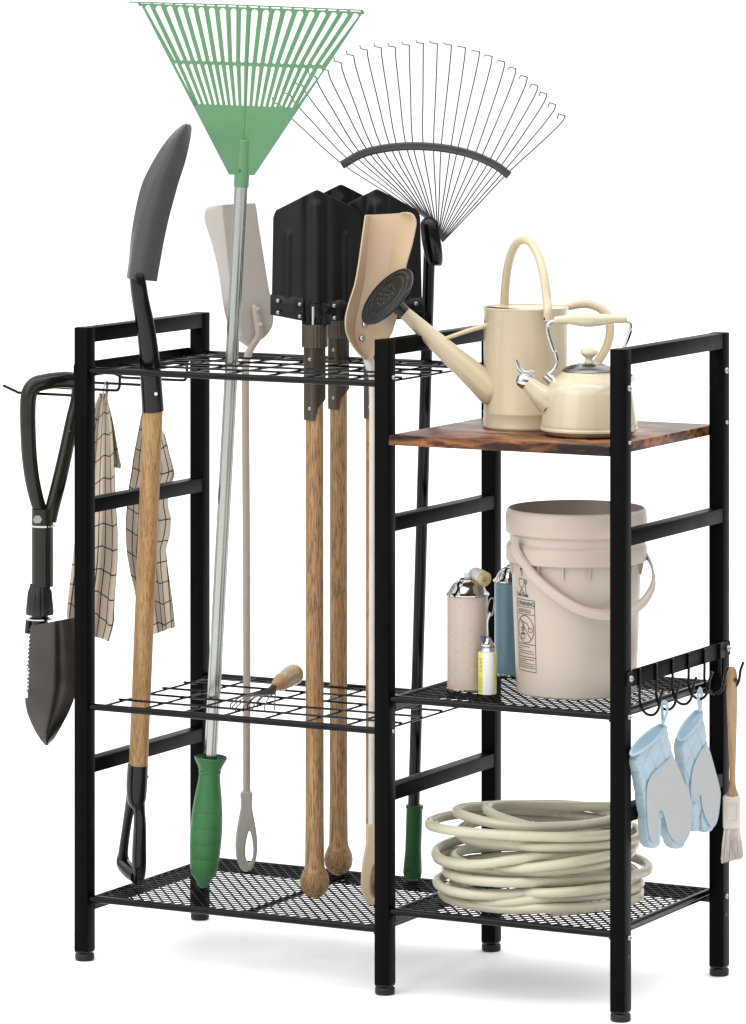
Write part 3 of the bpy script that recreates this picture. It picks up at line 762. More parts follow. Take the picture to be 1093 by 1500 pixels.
# arch handle (front foot fixed outside, rear foot behind)
ah = [c6(719, 308, r0+.003), c6(719, 270, r0+.003), c6(716, 235, .055), c6(706, 160, .042), c6(688, 88, .022), c6(664, 42, .004), c6(641, 27, -.008), c6(617, 33, -.020), c6(596, 65, -.034), c6(580, 120, -.048), c6(571, 190, -.058), c6(568, 250, -.062), c6(568, 300, -.062)]
tube('top_handle', ah, [.0070]*13, M['cream'], wc, seg=22, n=6)
rivets('rivet', [c6(709, 302, r0+.0075), c6(724, 302, r0+.0075)], F.n, .0024, M['shovelsteel'], wc)
rh = [c6(770, 262, -.035), c6(800, 258, -.035), c6(830, 251, -.035), c6(865, 251, -.034), c6(905, 268, -.032), c6(930, 300, -.03), c6(936, 345, -.028), c6(925, 395, -.026), c6(900, 440, -.022), c6(860, 490, -.018), c6(815, 530, -.010), c6(770, 560, -.005)]
tube('rear_handle', rh, [.004, .0058, .0068, .0072, .0072, .0072, .0072, .0072, .0072, .0070, .007, .007], M['cream'], wc, seg=20, n=5)
# spout
bm = bmesh.new()
addtube(bm, [c6(600, 600, .012), c6(530, 556, .018), c6(515, 547, .020), c6(440, 478, .020), c6(360, 408, .020), c6(280, 335, .020), c6(213, 274, .020)], [.0245, .0243, .0230, .0197, .0163, .0128, .0100], seg=36, n=5)
part('spout', bm, M['cream'], wc)
bm = bmesh.new(); addtube(bm, [c6(530, 318, .02), c6(500, 326, .02), c6(430, 347, .02), c6(350, 375, .02)], [.0045, .0042, .0036, .003], seg=14, n=3); part('brace', bm, M['cream'], wc)
bm = bmesh.new()
dsp = (c6(213, 274)-c6(280, 335)).normalized()
# rose faces left / towards the viewer's side
rc = c6(163, 228, .030)
rn = (dsp*.78+F.n*.42+F.w*.0).normalized()
Rr = .0550
# choose the disc's normal from its outline: long axis along (0.70,-0.70 px), short ratio .47
e_long = (c6(235, 145)-c6(85, 305)).normalized(); e_short = F.n.cross(e_long).normalized()
if e_short.dot(dsp) < 0: e_short = -e_short
rn = (F.n*.38+e_short*.925).normalized()
rc = c6(160, 224, .030)
neck = c6(205, 266, .022)
addlathe(bm, [(.0108, 0), (.0112, .012), (.0105, .016)], c6(221, 282, .02), w=dsp, seg=28)
addlathe(bm, [(.010, -.022), (.014, -.016), (.030, -.007), (Rr*.97, -.003), (Rr, -.001), (Rr*1.0, .001), (Rr*.965, .0022), (Rr*.93, .0012), (Rr*.86, .0012), (Rr*.83, .003), (Rr*.78, .003), (Rr*.75, .0018), (Rr*.69, .0018), (Rr*.66, .0036), (Rr*.61, .0036), (Rr*.58, .0026), (Rr*.45, .0034), (0, .0042)], rc, w=rn, seg=56)
part('rose', bm, mat('black_rose_plastic', (.007, .0075, .0085), .26, spec=.3, bump=.25, bscale=150), wc, sharp=60)
bm = bmesh.new(); ra = rn.orthogonal().normalized(); rb = rn.cross(ra)
for (n_, rad) in ((1, 0), (6, .0095), (11, .0185)):
    for k in range(n_):
        a = 2*pi*k/n_; addlathe(bm, [(.0022, -.001), (.0022, .0003), (0, .0003)], rc+rn*(.0040-.0006*(rad > .015))+ra*cos(a)*rad+rb*sin(a)*rad, w=rn, seg=8)
rose = [c for c in wc.children if c.name.startswith('rose')][0]
part('spray_holes', bm, M['ink'], rose)
# ---- kettle
B = at(863, 636.8, z=ZBD+.0005); F = Fr(B); k1 = F.m()
ke = thing('kettle', 'cream whistling kettle with bird-like steel spout cap beside the watering can', 'kettle', B)
h = lambda py: (636.8-py)*k1
r0 = 71.5*k1
kz = Z(740, 500, 5.465)
hk = lambda b: h(500+b/5.465)
cK = lambda a, b, off=0: F.P(*kz(a, b), off)
cc = lambda a: (a-863)*k1
pr = [(0, .0), (r0*.80, .0), (r0*.90, .002), (r0*.965, .0068), (r0*1.0, hk(705)), (r0*1.005, hk(690)), (r0*.985, hk(676)), (r0*.985, hk(660)), (r0*.962, hk(600)), (r0*.935, hk(520)), (r0*.905, hk(440)), (r0*.875, hk(385)), (r0*.81, hk(335)), (r0*.73, hk(300)), (r0*.63, hk(272)), (r0*.58, hk(255)), (r0*.56, hk(240)), (0, hk(236))]
pr2 = pr[:5]+[(q_.x, q_.y) for q_ in catmull([Vector((a, b, 0)) for a, b in pr[5:-1]], 5)]+[pr[-1]]
lathe('body', pr2, B, M['kettle'], ke, seg=80, sharp=50)
lathe('lid', [(0, hk(243)), (r0*.555, hk(243)), (r0*.565, hk(237)), (r0*.56, hk(230)), (r0*.50, hk(212)), (r0*.40, hk(193)), (r0*.25, hk(176)), (r0*.14, hk(172)), (0, hk(172))], B, mat('smoky_steel_lid', (.20, .195, .185), .16, metal=1), ke, seg=72, sharp=50)
lid = ke.children[-1]
for c in ke.children:
    if c.name.startswith('lid'): lid = c
lathe('knob', [(q_.x, q_.y) for q_ in catmull([Vector((a, b, 0)) for a, b in ((.0082, hk(178)), (.0080, hk(168)), (.0062, hk(150)), (.0060, hk(136)), (.0095, hk(118)), (.0134, hk(100)), (.0138, hk(82)), (.0118, hk(66)), (.0065, hk(52)), (0, hk(50)))], 4)], B, M['kettle'], lid, seg=36)
# spout
bm = bmesh.new(); addtube(bm, [cK(345, 480, .01), cK(300, 440, .012), cK(240, 390, .012), cK(190, 345, .012), cK(140, 308, .012)], [.0215, .0185, .0150, .0125, .0112], seg=32, n=5); part('spout', bm, M['kettle'], ke)
sd = (cK(140, 308)-cK(240, 390)).normalized()
lathe('whistle_cap', [(.0118, -.006), (.0124, -.004), (.0124, .0), (.0120, .004), (.0100, .008), (.0060, .011), (0, .0118)], cK(150, 315, .012), M['chrome'], ke, w=sd, seg=32)
wcap = [c for c in ke.children if c.name.startswith('whistle')][0]
bm = bmesh.new()
addtube(bm, [cK(88, 148, .012), cK(97, 180, .012), cK(113, 215, .012), cK(138, 243, .012), cK(175, 255, .012), cK(215, 275, .012), cK(238, 303, .012)], [.0018, .0023, .0026, .0028, .0024, .0016, .0014], seg=12, n=5, flat=(1, 1.3), ref=F.n)
addtube(bm, [cK(175, 240, .018), cK(205, 235, .018), cK(232, 240, .018), cK(236, 252, .018), cK(224, 255, .018)], .0012, seg=8, n=4)
part('lever', bm, M['chrome'], wcap)
k7 = Z(700, 340, 4.554)
c7 = lambda a, b, off=0: F.P(*k7(a, b), off)
tube('bail_wire', [c7(520, 592, .0), c7(480, 605), c7(462, 640), c7(478, 710), c7(505, 790), F.P(813.5, 517), F.P(816, 530), F.P(811, 542), F.P(803, 550)], [.0030]*9, M['chrome'], ke, seg=14, n=5)
tube('bail_wire', [c7(985, 590), c7(1012, 605), c7(1020, 645), c7(1005, 700), c7(985, 755), F.P(911, 517), F.P(908, 532), F.P(913, 543), F.P(922, 551)], [.0030]*9, M['chrome'], ke, seg=14, n=5)
for (a, b, c_) in ((F.P(799, 549), F.P(812, 561), 0), (F.P(927, 549), F.P(914, 561), 1)):
    bm = bmesh.new(); addtube(bm, [a, b], .0062, seg=18, n=1, flat=(1, 1.2), ref=F.n); part('bracket', bm, M['chrome'], ke)
bm = bmesh.new()
addtube(bm, [c7(508, 590), c7(516, 590), c7(560, 585), c7(640, 583), c7(730, 587), c7(820, 585), c7(900, 580), c7(985, 580), c7(996, 580)], [.0035, .0058, .0064, .0088, .0108, .0094, .0070, .0062, .003], seg=28, n=5)
part('handle_grip', bm, M['kettle'], ke)

# ================================================================== ON THE MIDDLE RIGHT SHELF
ZS = zr1+.0055
z7 = Z(560, 680, 2.6024)
# ---- pail
B = at(844.5, 1012.5, z=ZS); F = Fr(B); k1 = F.m()
pa = thing('bucket', 'large beige plastic bucket with swinging handle and printed warning label', 'bucket', B)
h7 = lambda b: (1012.5-(680+b/2.6024))*k1
rb_, rt_ = 88*k1, 95*k1
def rz(zz): return rb_+(rt_-rb_)*min(1, zz/h7(365))
prof = [(0, .0), (rb_*.96, 0), (rb_, .003), (rz(h7(380)), h7(380)), (rz(h7(366)), h7(366)), (101*k1, h7(365)), (103.5*k1, h7(360)), (103.5*k1, h7(312)), (101.5*k1, h7(300)), (98.5*k1, h7(292)), (98.5*k1, h7(270)), (98.5*k1, h7(262)), (102*k1, h7(258)), (104*k1, h7(252)), (104*k1, h7(200)), (103*k1, h7(186)), (103*k1, h7(180)), (101.5*k1, h7(168)), (99.5*k1, h7(164)), (98.5*k1, h7(166)), (97*k1, h7(186)), (95.5*k1, h7(200)), (94*k1, h7(260)), (0, h7(270))]
lathe('pail', prof, B, M['bucket'], pa, seg=96, sharp=38)
for k in range(16):
    bm = bmesh.new(); a = 2*pi*(k+.38)/16; d = RIGHT*cos(a)+FWD*sin(a); s_ = d.cross(Vector((0, 0, 1)))
    r1 = rt_*.985; z0, z1 = B.z+h7(412), B.z+h7(364)
    q4 = [B+d*r1, B+d*(rt_*1.035)]
    lo = [Vector((B.x, B.y, 0))+d*r1*.995-s_*.0011, Vector((B.x, B.y, 0))+d*(r1+.0035)-s_*.0011, Vector((B.x, B.y, 0))+d*(r1+.0035)+s_*.0011, Vector((B.x, B.y, 0))+d*r1*.995+s_*.0011]
    lo3 = [Vector((p.x, p.y, z0)) for p in lo]; 
    hi3 = [Vector((p.x, p.y, z1)) for p in lo]; hi3[1] = hi3[1]+d*.004; hi3[2] = hi3[2]+d*.004
    prism(bm, lo3, hi3)
    part('collar_rib', bm, M['bucket'], pa)
# handle: half hoop pivoted left and right, resting on the lower front
bm = bmesh.new()
def p7(a, b, off): return F.P(*z7(a, b), off)
hp = [p7(500, 300, .060), p7(512, 335, .068), p7(545, 385, .080), p7(590, 440, .094), p7(650, 492, .105), p7(720, 540, .1125), p7(800, 570, .1150), p7(880, 575, .112), p7(950, 558, .098), p7(1000, 520, .076), p7(1032, 460, .048), p7(1030, 400, .022), p7(1008, 350, .006), p7(990, 330, .0)]
addtube(bm, hp, [.0085]*3+[.0088]*8+[.0085]*3, seg=16, n=5, flat=(.24, 1), ref=None)
bm.free(); bm = bmesh.new()
path = catmull(hp, 6); rows_ = []
for i, p in enumerate(path):
    t = (path[min(i+1, len(path)-1)]-path[max(i-1, 0)]).normalized()
    out = (Vector((p.x, p.y, 0))-Vector((B.x, B.y, 0))).normalized()
    sd_ = t.cross(out).normalized()
    wdt = .0082 + .004*max(0, 1-i/10)
    ring_ = []
    for (a, b) in ((-1, -.5), (-.86, .9), (-.7, .35), (0, .25), (.7, .35), (.86, .9), (1, -.5), (.5, -.8), (0, -.9), (-.5, -.8)):
        ring_.append(p+sd_*a*wdt+out*b*.0024)
    rows_.append(ring_+[ring_[0]])
loftgrid(bm, rows_)
bmesh.ops.remove_doubles(bm, verts=bm.verts, dist=1e-6)
part('bail_handle', bm, M['bucket'], pa, sharp=45)
bm = bmesh.new(); dome(bm, p7(528, 400, .082), F.n-F.u*.8, .0018, .001); part('rivet', bm, M['ink'], pa)
# printing
def circ(c, rx, ry, n=36, a0=0, a1=2*pi): return [(c[0]+rx*cos(a0+(a1-a0)*k/n), c[1]+ry*sin(a0+(a1-a0)*k/n)) for k in range(n+1)]
def stroke(bm, pts, w):
    out = []
    for a, b in zip(pts, pts[1:]):
        L = sqrt((b[0]-a[0])**2+(b[1]-a[1])**2); n = max(1, int(L/.002))
        if L < 1e-7: continue
        dx, dy = (b[0]-a[0])/L, (b[1]-a[1])/L; nx, ny = -dy*w/2, dx*w/2
        for k in range(n):
            p = (a[0]+dx*(L*k/n-w*.3*(k == 0)), a[1]+dy*(L*k/n-w*.3*(k == 0))); q_ = (a[0]+dx*(L*(k+1)/n+w*.3*(k == n-1)), a[1]+dy*(L*(k+1)/n+w*.3*(k == n-1)))
            bm.faces.new([bm.verts.new((c[0], c[1], 0)) for c in ((p[0]-nx, p[1]-ny), (q_[0]-nx, q_[1]-ny), (q_[0]+nx, q_[1]+ny), (p[0]+nx, p[1]+ny))])
def text2(bm, s, x, y, size, squeeze=1, bold=0):
    cu = bpy.data.curves.new('t', 'FONT'); cu.body = s; cu.size = size; cu.offset = bold
    o = bpy.data.objects.new('t', cu); COL.objects.link(o)
    me = bpy.data.meshes.new_from_object(o.evaluated_get(bpy.context.evaluated_depsgraph_get()))
    bpy.data.objects.remove(o)
    me.transform(Matrix.Translation((x, y, 0)) @ Matrix.Diagonal((squeeze, 1, 1, 1)))
    bm.from_mesh(me); bpy.data.meshes.remove(me)
# label space: x 0..LW metres along the arc, y metres height
xl, xr_ = 758.5, 782.0
ral = rz(h7(620))
aL = asin((xl-844.5)*k1/ral); aR = asin((xr_-844.5)*k1/ral); LW = (aR-aL)*ral
def zpos(y, a): return y
def lblz(py, ang): return (1012.5-py)*k1 + ral*cos(ang)*(-(0))
def lab_y(py, px_=782.0):   # height of a label point seen at py near its right edge
    a = aR; drop = ral*cos(a)*((HC-B.z-.08)/ (Z0))   # nearer points look lower
    return (1012.5-py)*k1+drop
bz = Z(730, 830, 8.825)
yT, yB = lab_y(830+448/8.825), lab_y(830+1367/8.825)
bm = bmesh.new(); LH = yT-yB
fy = lambda b: lab_y(830+b/8.825)
st = .0007
stroke(bm, [(0, yT), (LW, yT), (LW, yB), (0, yB), (0, yT)], st*1.3)
for b in (540, 635, 1018, 1183): stroke(bm, [(0, fy(b)), (LW, fy(b))], st*(1.4 if b in (1018, 1183) else 1))
text2(bm, '! WARNING', LW*.06, fy(522), .0090, .88, .00012)
text2(bm, '! ADVERTENCIA', LW*.06, fy(617), .0086, .56, .0)
cxl, cyl = LW*.5, (fy(635)+fy(1018))/2; rx, ry = LW*.44, (fy(635)-fy(1018))*.46
stroke(bm, circ((cxl, cyl), rx, ry), .0011)
stroke(bm, [(cxl-rx*.72, cyl+ry*.72), (cxl+rx*.72, cyl-ry*.72)], .0011)
s_ = .0009
stroke(bm, circ((cxl-rx*.32, cyl+ry*.02), rx*.17, ry*.10, 16), .0014)                 # child's head
stroke(bm, [(cxl-rx*.25, cyl+ry*.12), (cxl-rx*.15, cyl+ry*.5), (cxl-rx*.45, cyl+ry*.62)], s_*1.3)
stroke(bm, [(cxl-rx*.15, cyl+ry*.5), (cxl+rx*.25, cyl+ry*.42), (cxl+rx*.5, cyl+ry*.1)], s_)
stroke(bm, [(cxl-rx*.4, cyl-ry*.1), (cxl-rx*.15, cyl-ry*.32), (cxl-rx*.45, cyl-ry*.38)], s_*1.3)
stroke(bm, [(cxl-rx*.6, cyl-ry*.35), (cxl-rx*.52, cyl-ry*.72), (cxl-rx*.1, cyl-ry*.72), (cxl-rx*.02, cyl-ry*.35), (cxl-rx*.6, cyl-ry*.35)], s_)
stroke(bm, circ((cxl-rx*.31, cyl-ry*.35), rx*.29, ry*.05, 12), s_*.7)
stroke(bm, [(cxl+rx*.4, cyl+ry*.12), (cxl+rx*.82, cyl+ry*.10), (cxl+rx*.82, cyl-ry*.16), (cxl+rx*.45, cyl-ry*.16), (cxl+rx*.4, cyl+ry*.12)], s_)
for (b, l) in ((1050, .62), (1080, .2), (1108, .80), (1138, .85), (1215, .84), (1240, .45), (1268, .9), (1295, .86), (1320, .86)):
    y = fy(b); x = LW*.05
    while x < LW*(.05+l):
        wl = random.uniform(.0008, .0035); stroke(bm, [(x, y), (min(x+wl, LW*.96), y)], .0008); x += wl+.0005
text2(bm, 'Food Grade', LW*.05, fy(408), .0085, .72, .0002)
gx, gw = LW*.36, LW*.15
gy0, gy1 = fy(362), fy(185)
gh = gy1-gy0
stroke(bm, [(gx-gw, gy1), (gx-gw*.95, gy0+gh*.6), (gx-gw*.5, gy0+gh*.42), (gx, gy0+gh*.33), (gx+gw*.5, gy0+gh*.42), (gx+gw*.95, gy0+gh*.6), (gx+gw, gy1), (gx-gw, gy1)], .0009)
stroke(bm, [(gx, gy0+gh*.33), (gx-gw*.1, gy0+gh*.2), (gx-gw*.8, gy0)], .0012); stroke(bm, [(gx, gy0+gh*.33), (gx+gw*.1, gy0+gh*.2), (gx+gw*.8, gy0)], .0012)
fx = gx+gw*1.55
stroke(bm, [(fx, gy0), (fx, gy0+gh*.62)], .0011)
stroke(bm, [(fx-gw*.4, gy1), (fx-gw*.4, gy0+gh*.75), (fx, gy0+gh*.62), (fx+gw*.4, gy0+gh*.75), (fx+gw*.4, gy1)], .0009); stroke(bm, [(fx, gy1), (fx, gy0+gh*.65)], .0008)
for v in bm.verts:
    a = aL+v.co.x/ral; zz = v.co.y; r = rz(zz)+.0005
    v.co = B+RIGHT*sin(a)*r-FWD*cos(a)*r+Vector((0, 0, zz))
part('printed_label', bm, M['ink'], pa, smooth=False)
# ---- two gas cans
cz = Z(640, 820, 7.142)
def can(cx, base, rpx, ybase, label, body, tops):
    B = at(cx, ybase, z=ZS); F = Fr(B); k = F.m(); r = rpx*k
    t = thing('spray_can', label, 'can', B, 'tall cans with domed steel tops')
    hh = lambda py: (ybase-py)*k
    yt = tops
    lathe('body', [(0, 0), (r*.97, 0), (r, .0012), (r, hh(yt)), (r*.9, hh(yt)+.001), (0, hh(yt)+.001)], B, body, t, seg=64)
    lathe('bottom_rim', [(r*1.002, -.0002), (r*1.03, .0006), (r*1.03, .0022), (r*1.002, .003)], B, M['chrome'], t, seg=64)
    q_ = hh(yt)
    lathe('dome_top', [(r*1.0, q_-.0015), (r*1.07, q_), (r*1.08, q_+.002), (r*1.0, q_+.0042), (r*.93, q_+.006), (r*.82, q_+.013), (r*.66, q_+.019), (r*.52, q_+.0215), (r*.42, q_+.0222), (r*.42, q_+.0245), (r*.38, q_+.0255), (r*.36, q_+.0215), (r*.16, q_+.0215), (r*.16, q_+.0235), (0, q_+.0235)], B, M['chrome'], t, seg=64, sharp=45)
    return t, B, F, k, q_
t, B, F, k, q_ = can(685, 0, 30, 1009.5, 'beige can with a domed steel top and side valve beside the middle post', M['beigecan'], 871)
lathe('nozzle', [(.0052, q_+.023), (.0056, q_+.024), (.0056, q_+.033), (.0052, q_+.0345), (0, q_+.0345)], B, M['clear'], t, seg=20)
cP = lambda a, b, off=0: F.P(*cz(a, b), off)
bm = bmesh.new(); addtube(bm, [cP(385, 205, -.016), cP(400, 160, -.010), cP(430, 170, -.004), cP(495, 200, .006)], [.006, .0115, .0120, .0118], seg=24, n=4); v_ = part('valve', bm, M['brushwhite'], t)
bm = bmesh.new(); dd = (cP(495, 200, .006)-cP(430, 172, -.006)).normalized(); addlathe(bm, [(.0115, -.012), (.0118, .001), (.0085, .0022), (.0045, .0022), (.0042, -.002), (0, -.002)], cP(500, 202, .008), w=dd+F.n*.25, seg=28); part('valve_ring', bm, M['brassy'], v_)
t, B, F, k, q_ = can(753, 0, 28.5, 987.5, 'steel blue can with a domed steel top, half hidden behind the bucket', M['bluecan'], 851)
lathe('nozzle', [(.0052, q_+.023), (.0056, q_+.024), (.0056, q_+.030), (0, q_+.030)], B, M['clear'], t, seg=20)
# ---- small yellow and white canister
B = at(714, 1016, z=ZS); F = Fr(B); k = F.m(); r = 13.5*k
t = thing('torch_canister', 'small yellow and white gas canister with a thin bent steel stem on top', 'canister', B)
hh = lambda py: (1016-py)*k
cS = lambda a, b, off=0: F.P(*cz(a, b), off)
ytop_ = 820+965/7.142
a_w0, a_w1 = radians(-90-25), radians(-90+35)
def mi_(a):
    a = (a+pi) % (2*pi)-pi
    return 1 if radians(-118) < a < radians(-52) else 0
lathe('body', [(0, 0), (r*.97, 0), (r, .001), (r, hh(ytop_)), (r*.9, hh(ytop_)+.001), (0, hh(ytop_)+.001)], B, [M['yellow'], M['white']], t, seg=48, mi=mi_)
bm = bmesh.new()
for i in range(9):
    zz = hh(ytop_)*(.08+.095*i); 
    for a in ((-150, -130),) if i not in (4,) else ():
        for kk in range(4):
            a0 = radians(a[0]+(a[1]-a[0])*kk/4); a1 = radians(a[0]+(a[1]-a[0])*(kk+1)/4); rr = r+.0004
            if random.random() < .2: continue
            hgt = random.choice((.0012, .002, .004))
            bm.faces.new([bm.verts.new(B+(RIGHT*cos(x)+FWD*sin(x))*rr+Vector((0, 0, y))) for x, y in ((a0, zz), (a1, zz), (a1, zz+hgt), (a0, zz+hgt))])
part('label_print', bm, M['deepgreen'] if False else mat('olive_print', (.25, .28, .05), .5), t, smooth=False)
q_ = hh(ytop_)
lathe('collar', [(r*.8, q_), (r*.82, q_+.002), (r*.62, q_+.007), (r*.55, q_+.0085), (r*.78, q_+.010), (r*.80, q_+.0125), (r*.55, q_+.016), (r*.35, q_+.022), (0, q_+.023)], B, M['chrome'], t, seg=36)
bm = bmesh.new(); addrod(bm, cS(490, 850, .004), cS(485, 800, .004), .0042, 16); part('valve_knob', bm, M['bluevalve'], t)
tube('stem', [cS(537, 870), cS(532, 760), cS(530, 650), cS(545, 590), cS(560, 560)], [.0024, .0015, .0015, .0022, .003], M['chrome'], t, seg=12, n=4)
bm = bmesh.new()
addtube(bm, [cS(525, 550), cS(530, 500), cS(550, 425), cS(575, 400), cS(600, 415), cS(598, 470), cS(585, 560), cS(570, 585), cS(545, 570)], .0011, seg=10, n=4, closed=True); addtube(bm, [cS(520, 545), cS(580, 565)], .0014, seg=10, n=1)
stem = [c for c in t.children if c.name.startswith('stem')][0]
part('clip_loop', bm, M['steel'], stem)

# ================================================================== HOSE ON THE LOWER RIGHT SHELF
zh = Z(540, 1130, 2.484)
ZH = zr2+.0055
B = at(785, 1322, z=ZH); k = (B-CAM).dot(FWD)/FPX
ho = thing('hose_coil', 'coiled ivory garden hose lying on the lower right mesh shelf', 'hose', B)
rr = .0080
# loops: (centre px zoom x, centre y zoom, half width, half height, tilt) bottom to top, joined into one run
loops = [(628, 462, 378, 62, 0), (640, 440, 352, 58, 8), (620, 410, 392, 58, -8), (650, 392, 345, 56, 12), (622, 360, 372, 54, -5), (628, 335, 394, 60, -9),
         (640, 300, 350, 55, 10), (612, 272, 372, 52, 14), (650, 240, 350, 56, -8), (600, 200, 394, 66, -12), (636, 172, 334, 60, -12), (684, 158, 262, 50, -4)]
pts = []
random.seed(5)
Bz = Fr(B)
def hosept(L, a, jit):
    cx, cy, hw, hh_, tl = L
    px, _ = zh(cx, 0)
    R_ = hw/2.484*k; 
    depthR = min(R_*.94, .158)
    # centre on the shelf
    zc = ZH + max(0, (462+28-cy))/2.484*k*.985 - 0.0
    return None
cen = at(zh(625, 0)[0], 1310, z=ZH)
cen = Vector((.772, .188, 0))
# projected centre of `cen` used as the axis; loops offset from it
def proj(p):
    d = p-CAM; zz = d.dot(FWD); return (546.5+FPX*d.dot(RIGHT)/zz, YH-FPX*d.z/zz)
for i, L in enumerate(loops):
    cx, cy, hw, hh_, tl = L
    px, py = zh(cx, cy)
    kk = (cen-CAM).dot(FWD)/FPX
    c3 = cen+RIGHT*((px-proj(Vector((cen.x, cen.y, ZH)))[0])*kk)
    base_py = proj(Vector((cen.x, cen.y, ZH)))[1]
    zc = ZH+(base_py-py)*kk
    R_ = hw/2.484*k
    nst = 20
    for s_ in range(nst):
        a = 2*pi*s_/nst - pi/2
        jr = 1+.03*sin(3*a+i*1.7)+.035*sin(2*a+i*2.9)
        Rd = min(R_, .158)*(.90+.06*sin(i*2.1))
        p = c3+RIGHT*cos(a)*R_*jr+FWD*(sin(a)*Rd*jr+.012*sin(i*2.4+1))
        z_ = zc+ .0075*sin(2*a+i*1.3) + 2.3*tl/2.484*k*cos(a) + (0)
        pts.append(Vector((p.x, p.y, max(z_, ZH+rr+.001))))
# keep inside the shelf's depth
for p in pts:
    p.y = min(max(p.y, .020), D-.012)
# blend successive loops
sm = []
for i, p in enumerate(pts):
    a, b = pts[max(i-1, 0)], pts[min(i+1, len(pts)-1)]
    sm.append(p*.6+a*.2+b*.2)
# push apart vertically so the turns do not run through each other
for it in range(40):
    for i in range(len(sm)):
        for j in range(i+6, len(sm)):
            d = sm[j]-sm[i]; L_ = d.length
            if L_ < rr*2.02 and L_ > 1e-6:
                push = (rr*2.02-L_)*.5; dirn = Vector((d.x*.12, d.y*.12, abs(d.z)+.004)).normalized()
                sm[j] = sm[j]+dirn*push
                if sm[i].z-dirn.z*push > ZH+rr: sm[i] = sm[i]-dirn*push
    for i in range(1, len(sm)-1):
        q_ = (sm[i-1]+sm[i+1])*.5; sm[i] = Vector((sm[i].x*.985+q_.x*.015, sm[i].y*.985+q_.y*.015, sm[i].z*.93+q_.z*.07))
        sm[i].z = max(sm[i].z, ZH+rr+.0005)
bm = bmesh.new(); addtube(bm, sm, rr*.96, seg=18, n=4); part('hose', bm, M['hose'], ho, sharp=60)
endp = sm[-1]; ed = (sm[-1]-sm[-2]).normalized()
bm = bmesh.new(); addlathe(bm, [(rr*.7, -.004), (rr*1.1, -.002), (rr*1.12, .014), (rr*.9, .016), (rr*.6, .0165), (rr*.55, .010), (0, .010)], endp, w=ed, seg=24); part('hose_end', bm, M['chrome'], ho)

# ================================================================== LEFT HOOKS: folding shovel, towels
l5 = Z(0, 500, 3.2609)
B = at(*l5(205, 900), y=.042); F = Fr(B); k = F.m()
fs = thing('folding_shovel', 'olive folding shovel hanging from the left hook with saw-toothed blade down', 'shovel', B)
P5 = lambda a, b, off=0: F.P(*l5(a, b), off)
bm = bmesh.new()
hpz = [(205, 880, 0), (195, 820, 0), (172, 740, 0), (153, 650, .002), (140, 540, .004), (134, 420, .006), (133, 320, .006), (140, 250, .006), (165, 210, .004), (210, 195, 0), (270, 186, -.006), (330, 184, -.012), (368, 200, -.016), (372, 260, -.018), (345, 380, -.016), (312, 540, -.010), (280, 680, -.004), (252, 790, 0), (238, 860, 0)]
addtube(bm, [P5(a, b, v) for a, b, v in hpz], [.0112, .0112, .0118, .0122, .0126, .0128, .0130, .0132, .0134, .0134, .0134, .0134, .0125, .011, .0110, .0115, .0118, .0116, .0110], seg=24, n=6, flat=(.88, 1), ref=F.n)
part('handle', bm, M['olive'], fs)
lathe('tube', [(0, 0), (52/3.26*k, 0), (52/3.26*k, (P5(0, 800)-P5(0, 1170)).length), (0, (P5(0, 800)-P5(0, 1170)).length)], P5(203, 1170), M['olive'], fs, seg=36)
bm = bmesh.new(); a = P5(205, 880); addlathe(bm, [(.0155, -.002), (.0200, -.0016), (.0200, .0014), (.0155, .002)], a, seg=36); part('ring', bm, M['chrome'], fs)
bm = bmesh.new(); addlathe(bm, [(.0078, -.003), (.0078, .002), (.0068, .0035), (0, .0035)], P5(181, 850, .0165), w=F.n, seg=6); part('hex_bolt', bm, M['boltsteel'], fs, sharp=20)
bm = bmesh.new(); addlathe(bm, [(.0158, 0), (.017, -.006), (.0228*.86, -.012), (.0228, -.044), (.0222, -.049), (.012, -.049)], P5(190, 1160), w=(P5(203, 1160)-P5(203, 1300)), seg=72, u=RIGHT, fl=lambda t, h: 1-.05*(cos(14*t) > .35)); part('collar', bm, M['blackplastic'], fs, sharp=30)
bm = bmesh.new(); addlathe(bm, [(.017, -.0015), (.0215, -.001), (.0215, .001), (.017, .0015)], P5(189, 1325), seg=36); part('ring', bm, M['chrome'], fs)
bm = bmesh.new(); addrod(bm, P5(190, 1300, -.002), P5(188, 1380, -.002), .0135, 24); part('neck', bm, M['blackplastic'], fs)
bm = bmesh.new(); addtube(bm, [P5(140, 1325, -.006), P5(134, 1395, -.006)], .0058, seg=12, n=1); part('bracket', bm, M['blackplastic'], fs)
# blade
lb = Z(0, 830, 3.904)
q = lambda a, b: F.uw(*lb(a, b))
edge = [(176, 338)]
n = 17
for i in range(n):
    y = 345+i*22; xb = 176-(i/n)*24
    edge += [(xb-9, y+4), (xb-9, y+11), (xb+3, y+16), (xb+3, y+20)]
out = edge + [(146, 735), (147, 780), (158, 835), (178, 885), (204, 938), (235, 985), (268, 1021), (305, 982), (350, 905), (388, 835), (415, 770), (436, 700), (446, 620), (448, 500), (445, 400), (440, 320), (432, 288), (400, 288), (330, 299), (260, 316), (215, 322)]
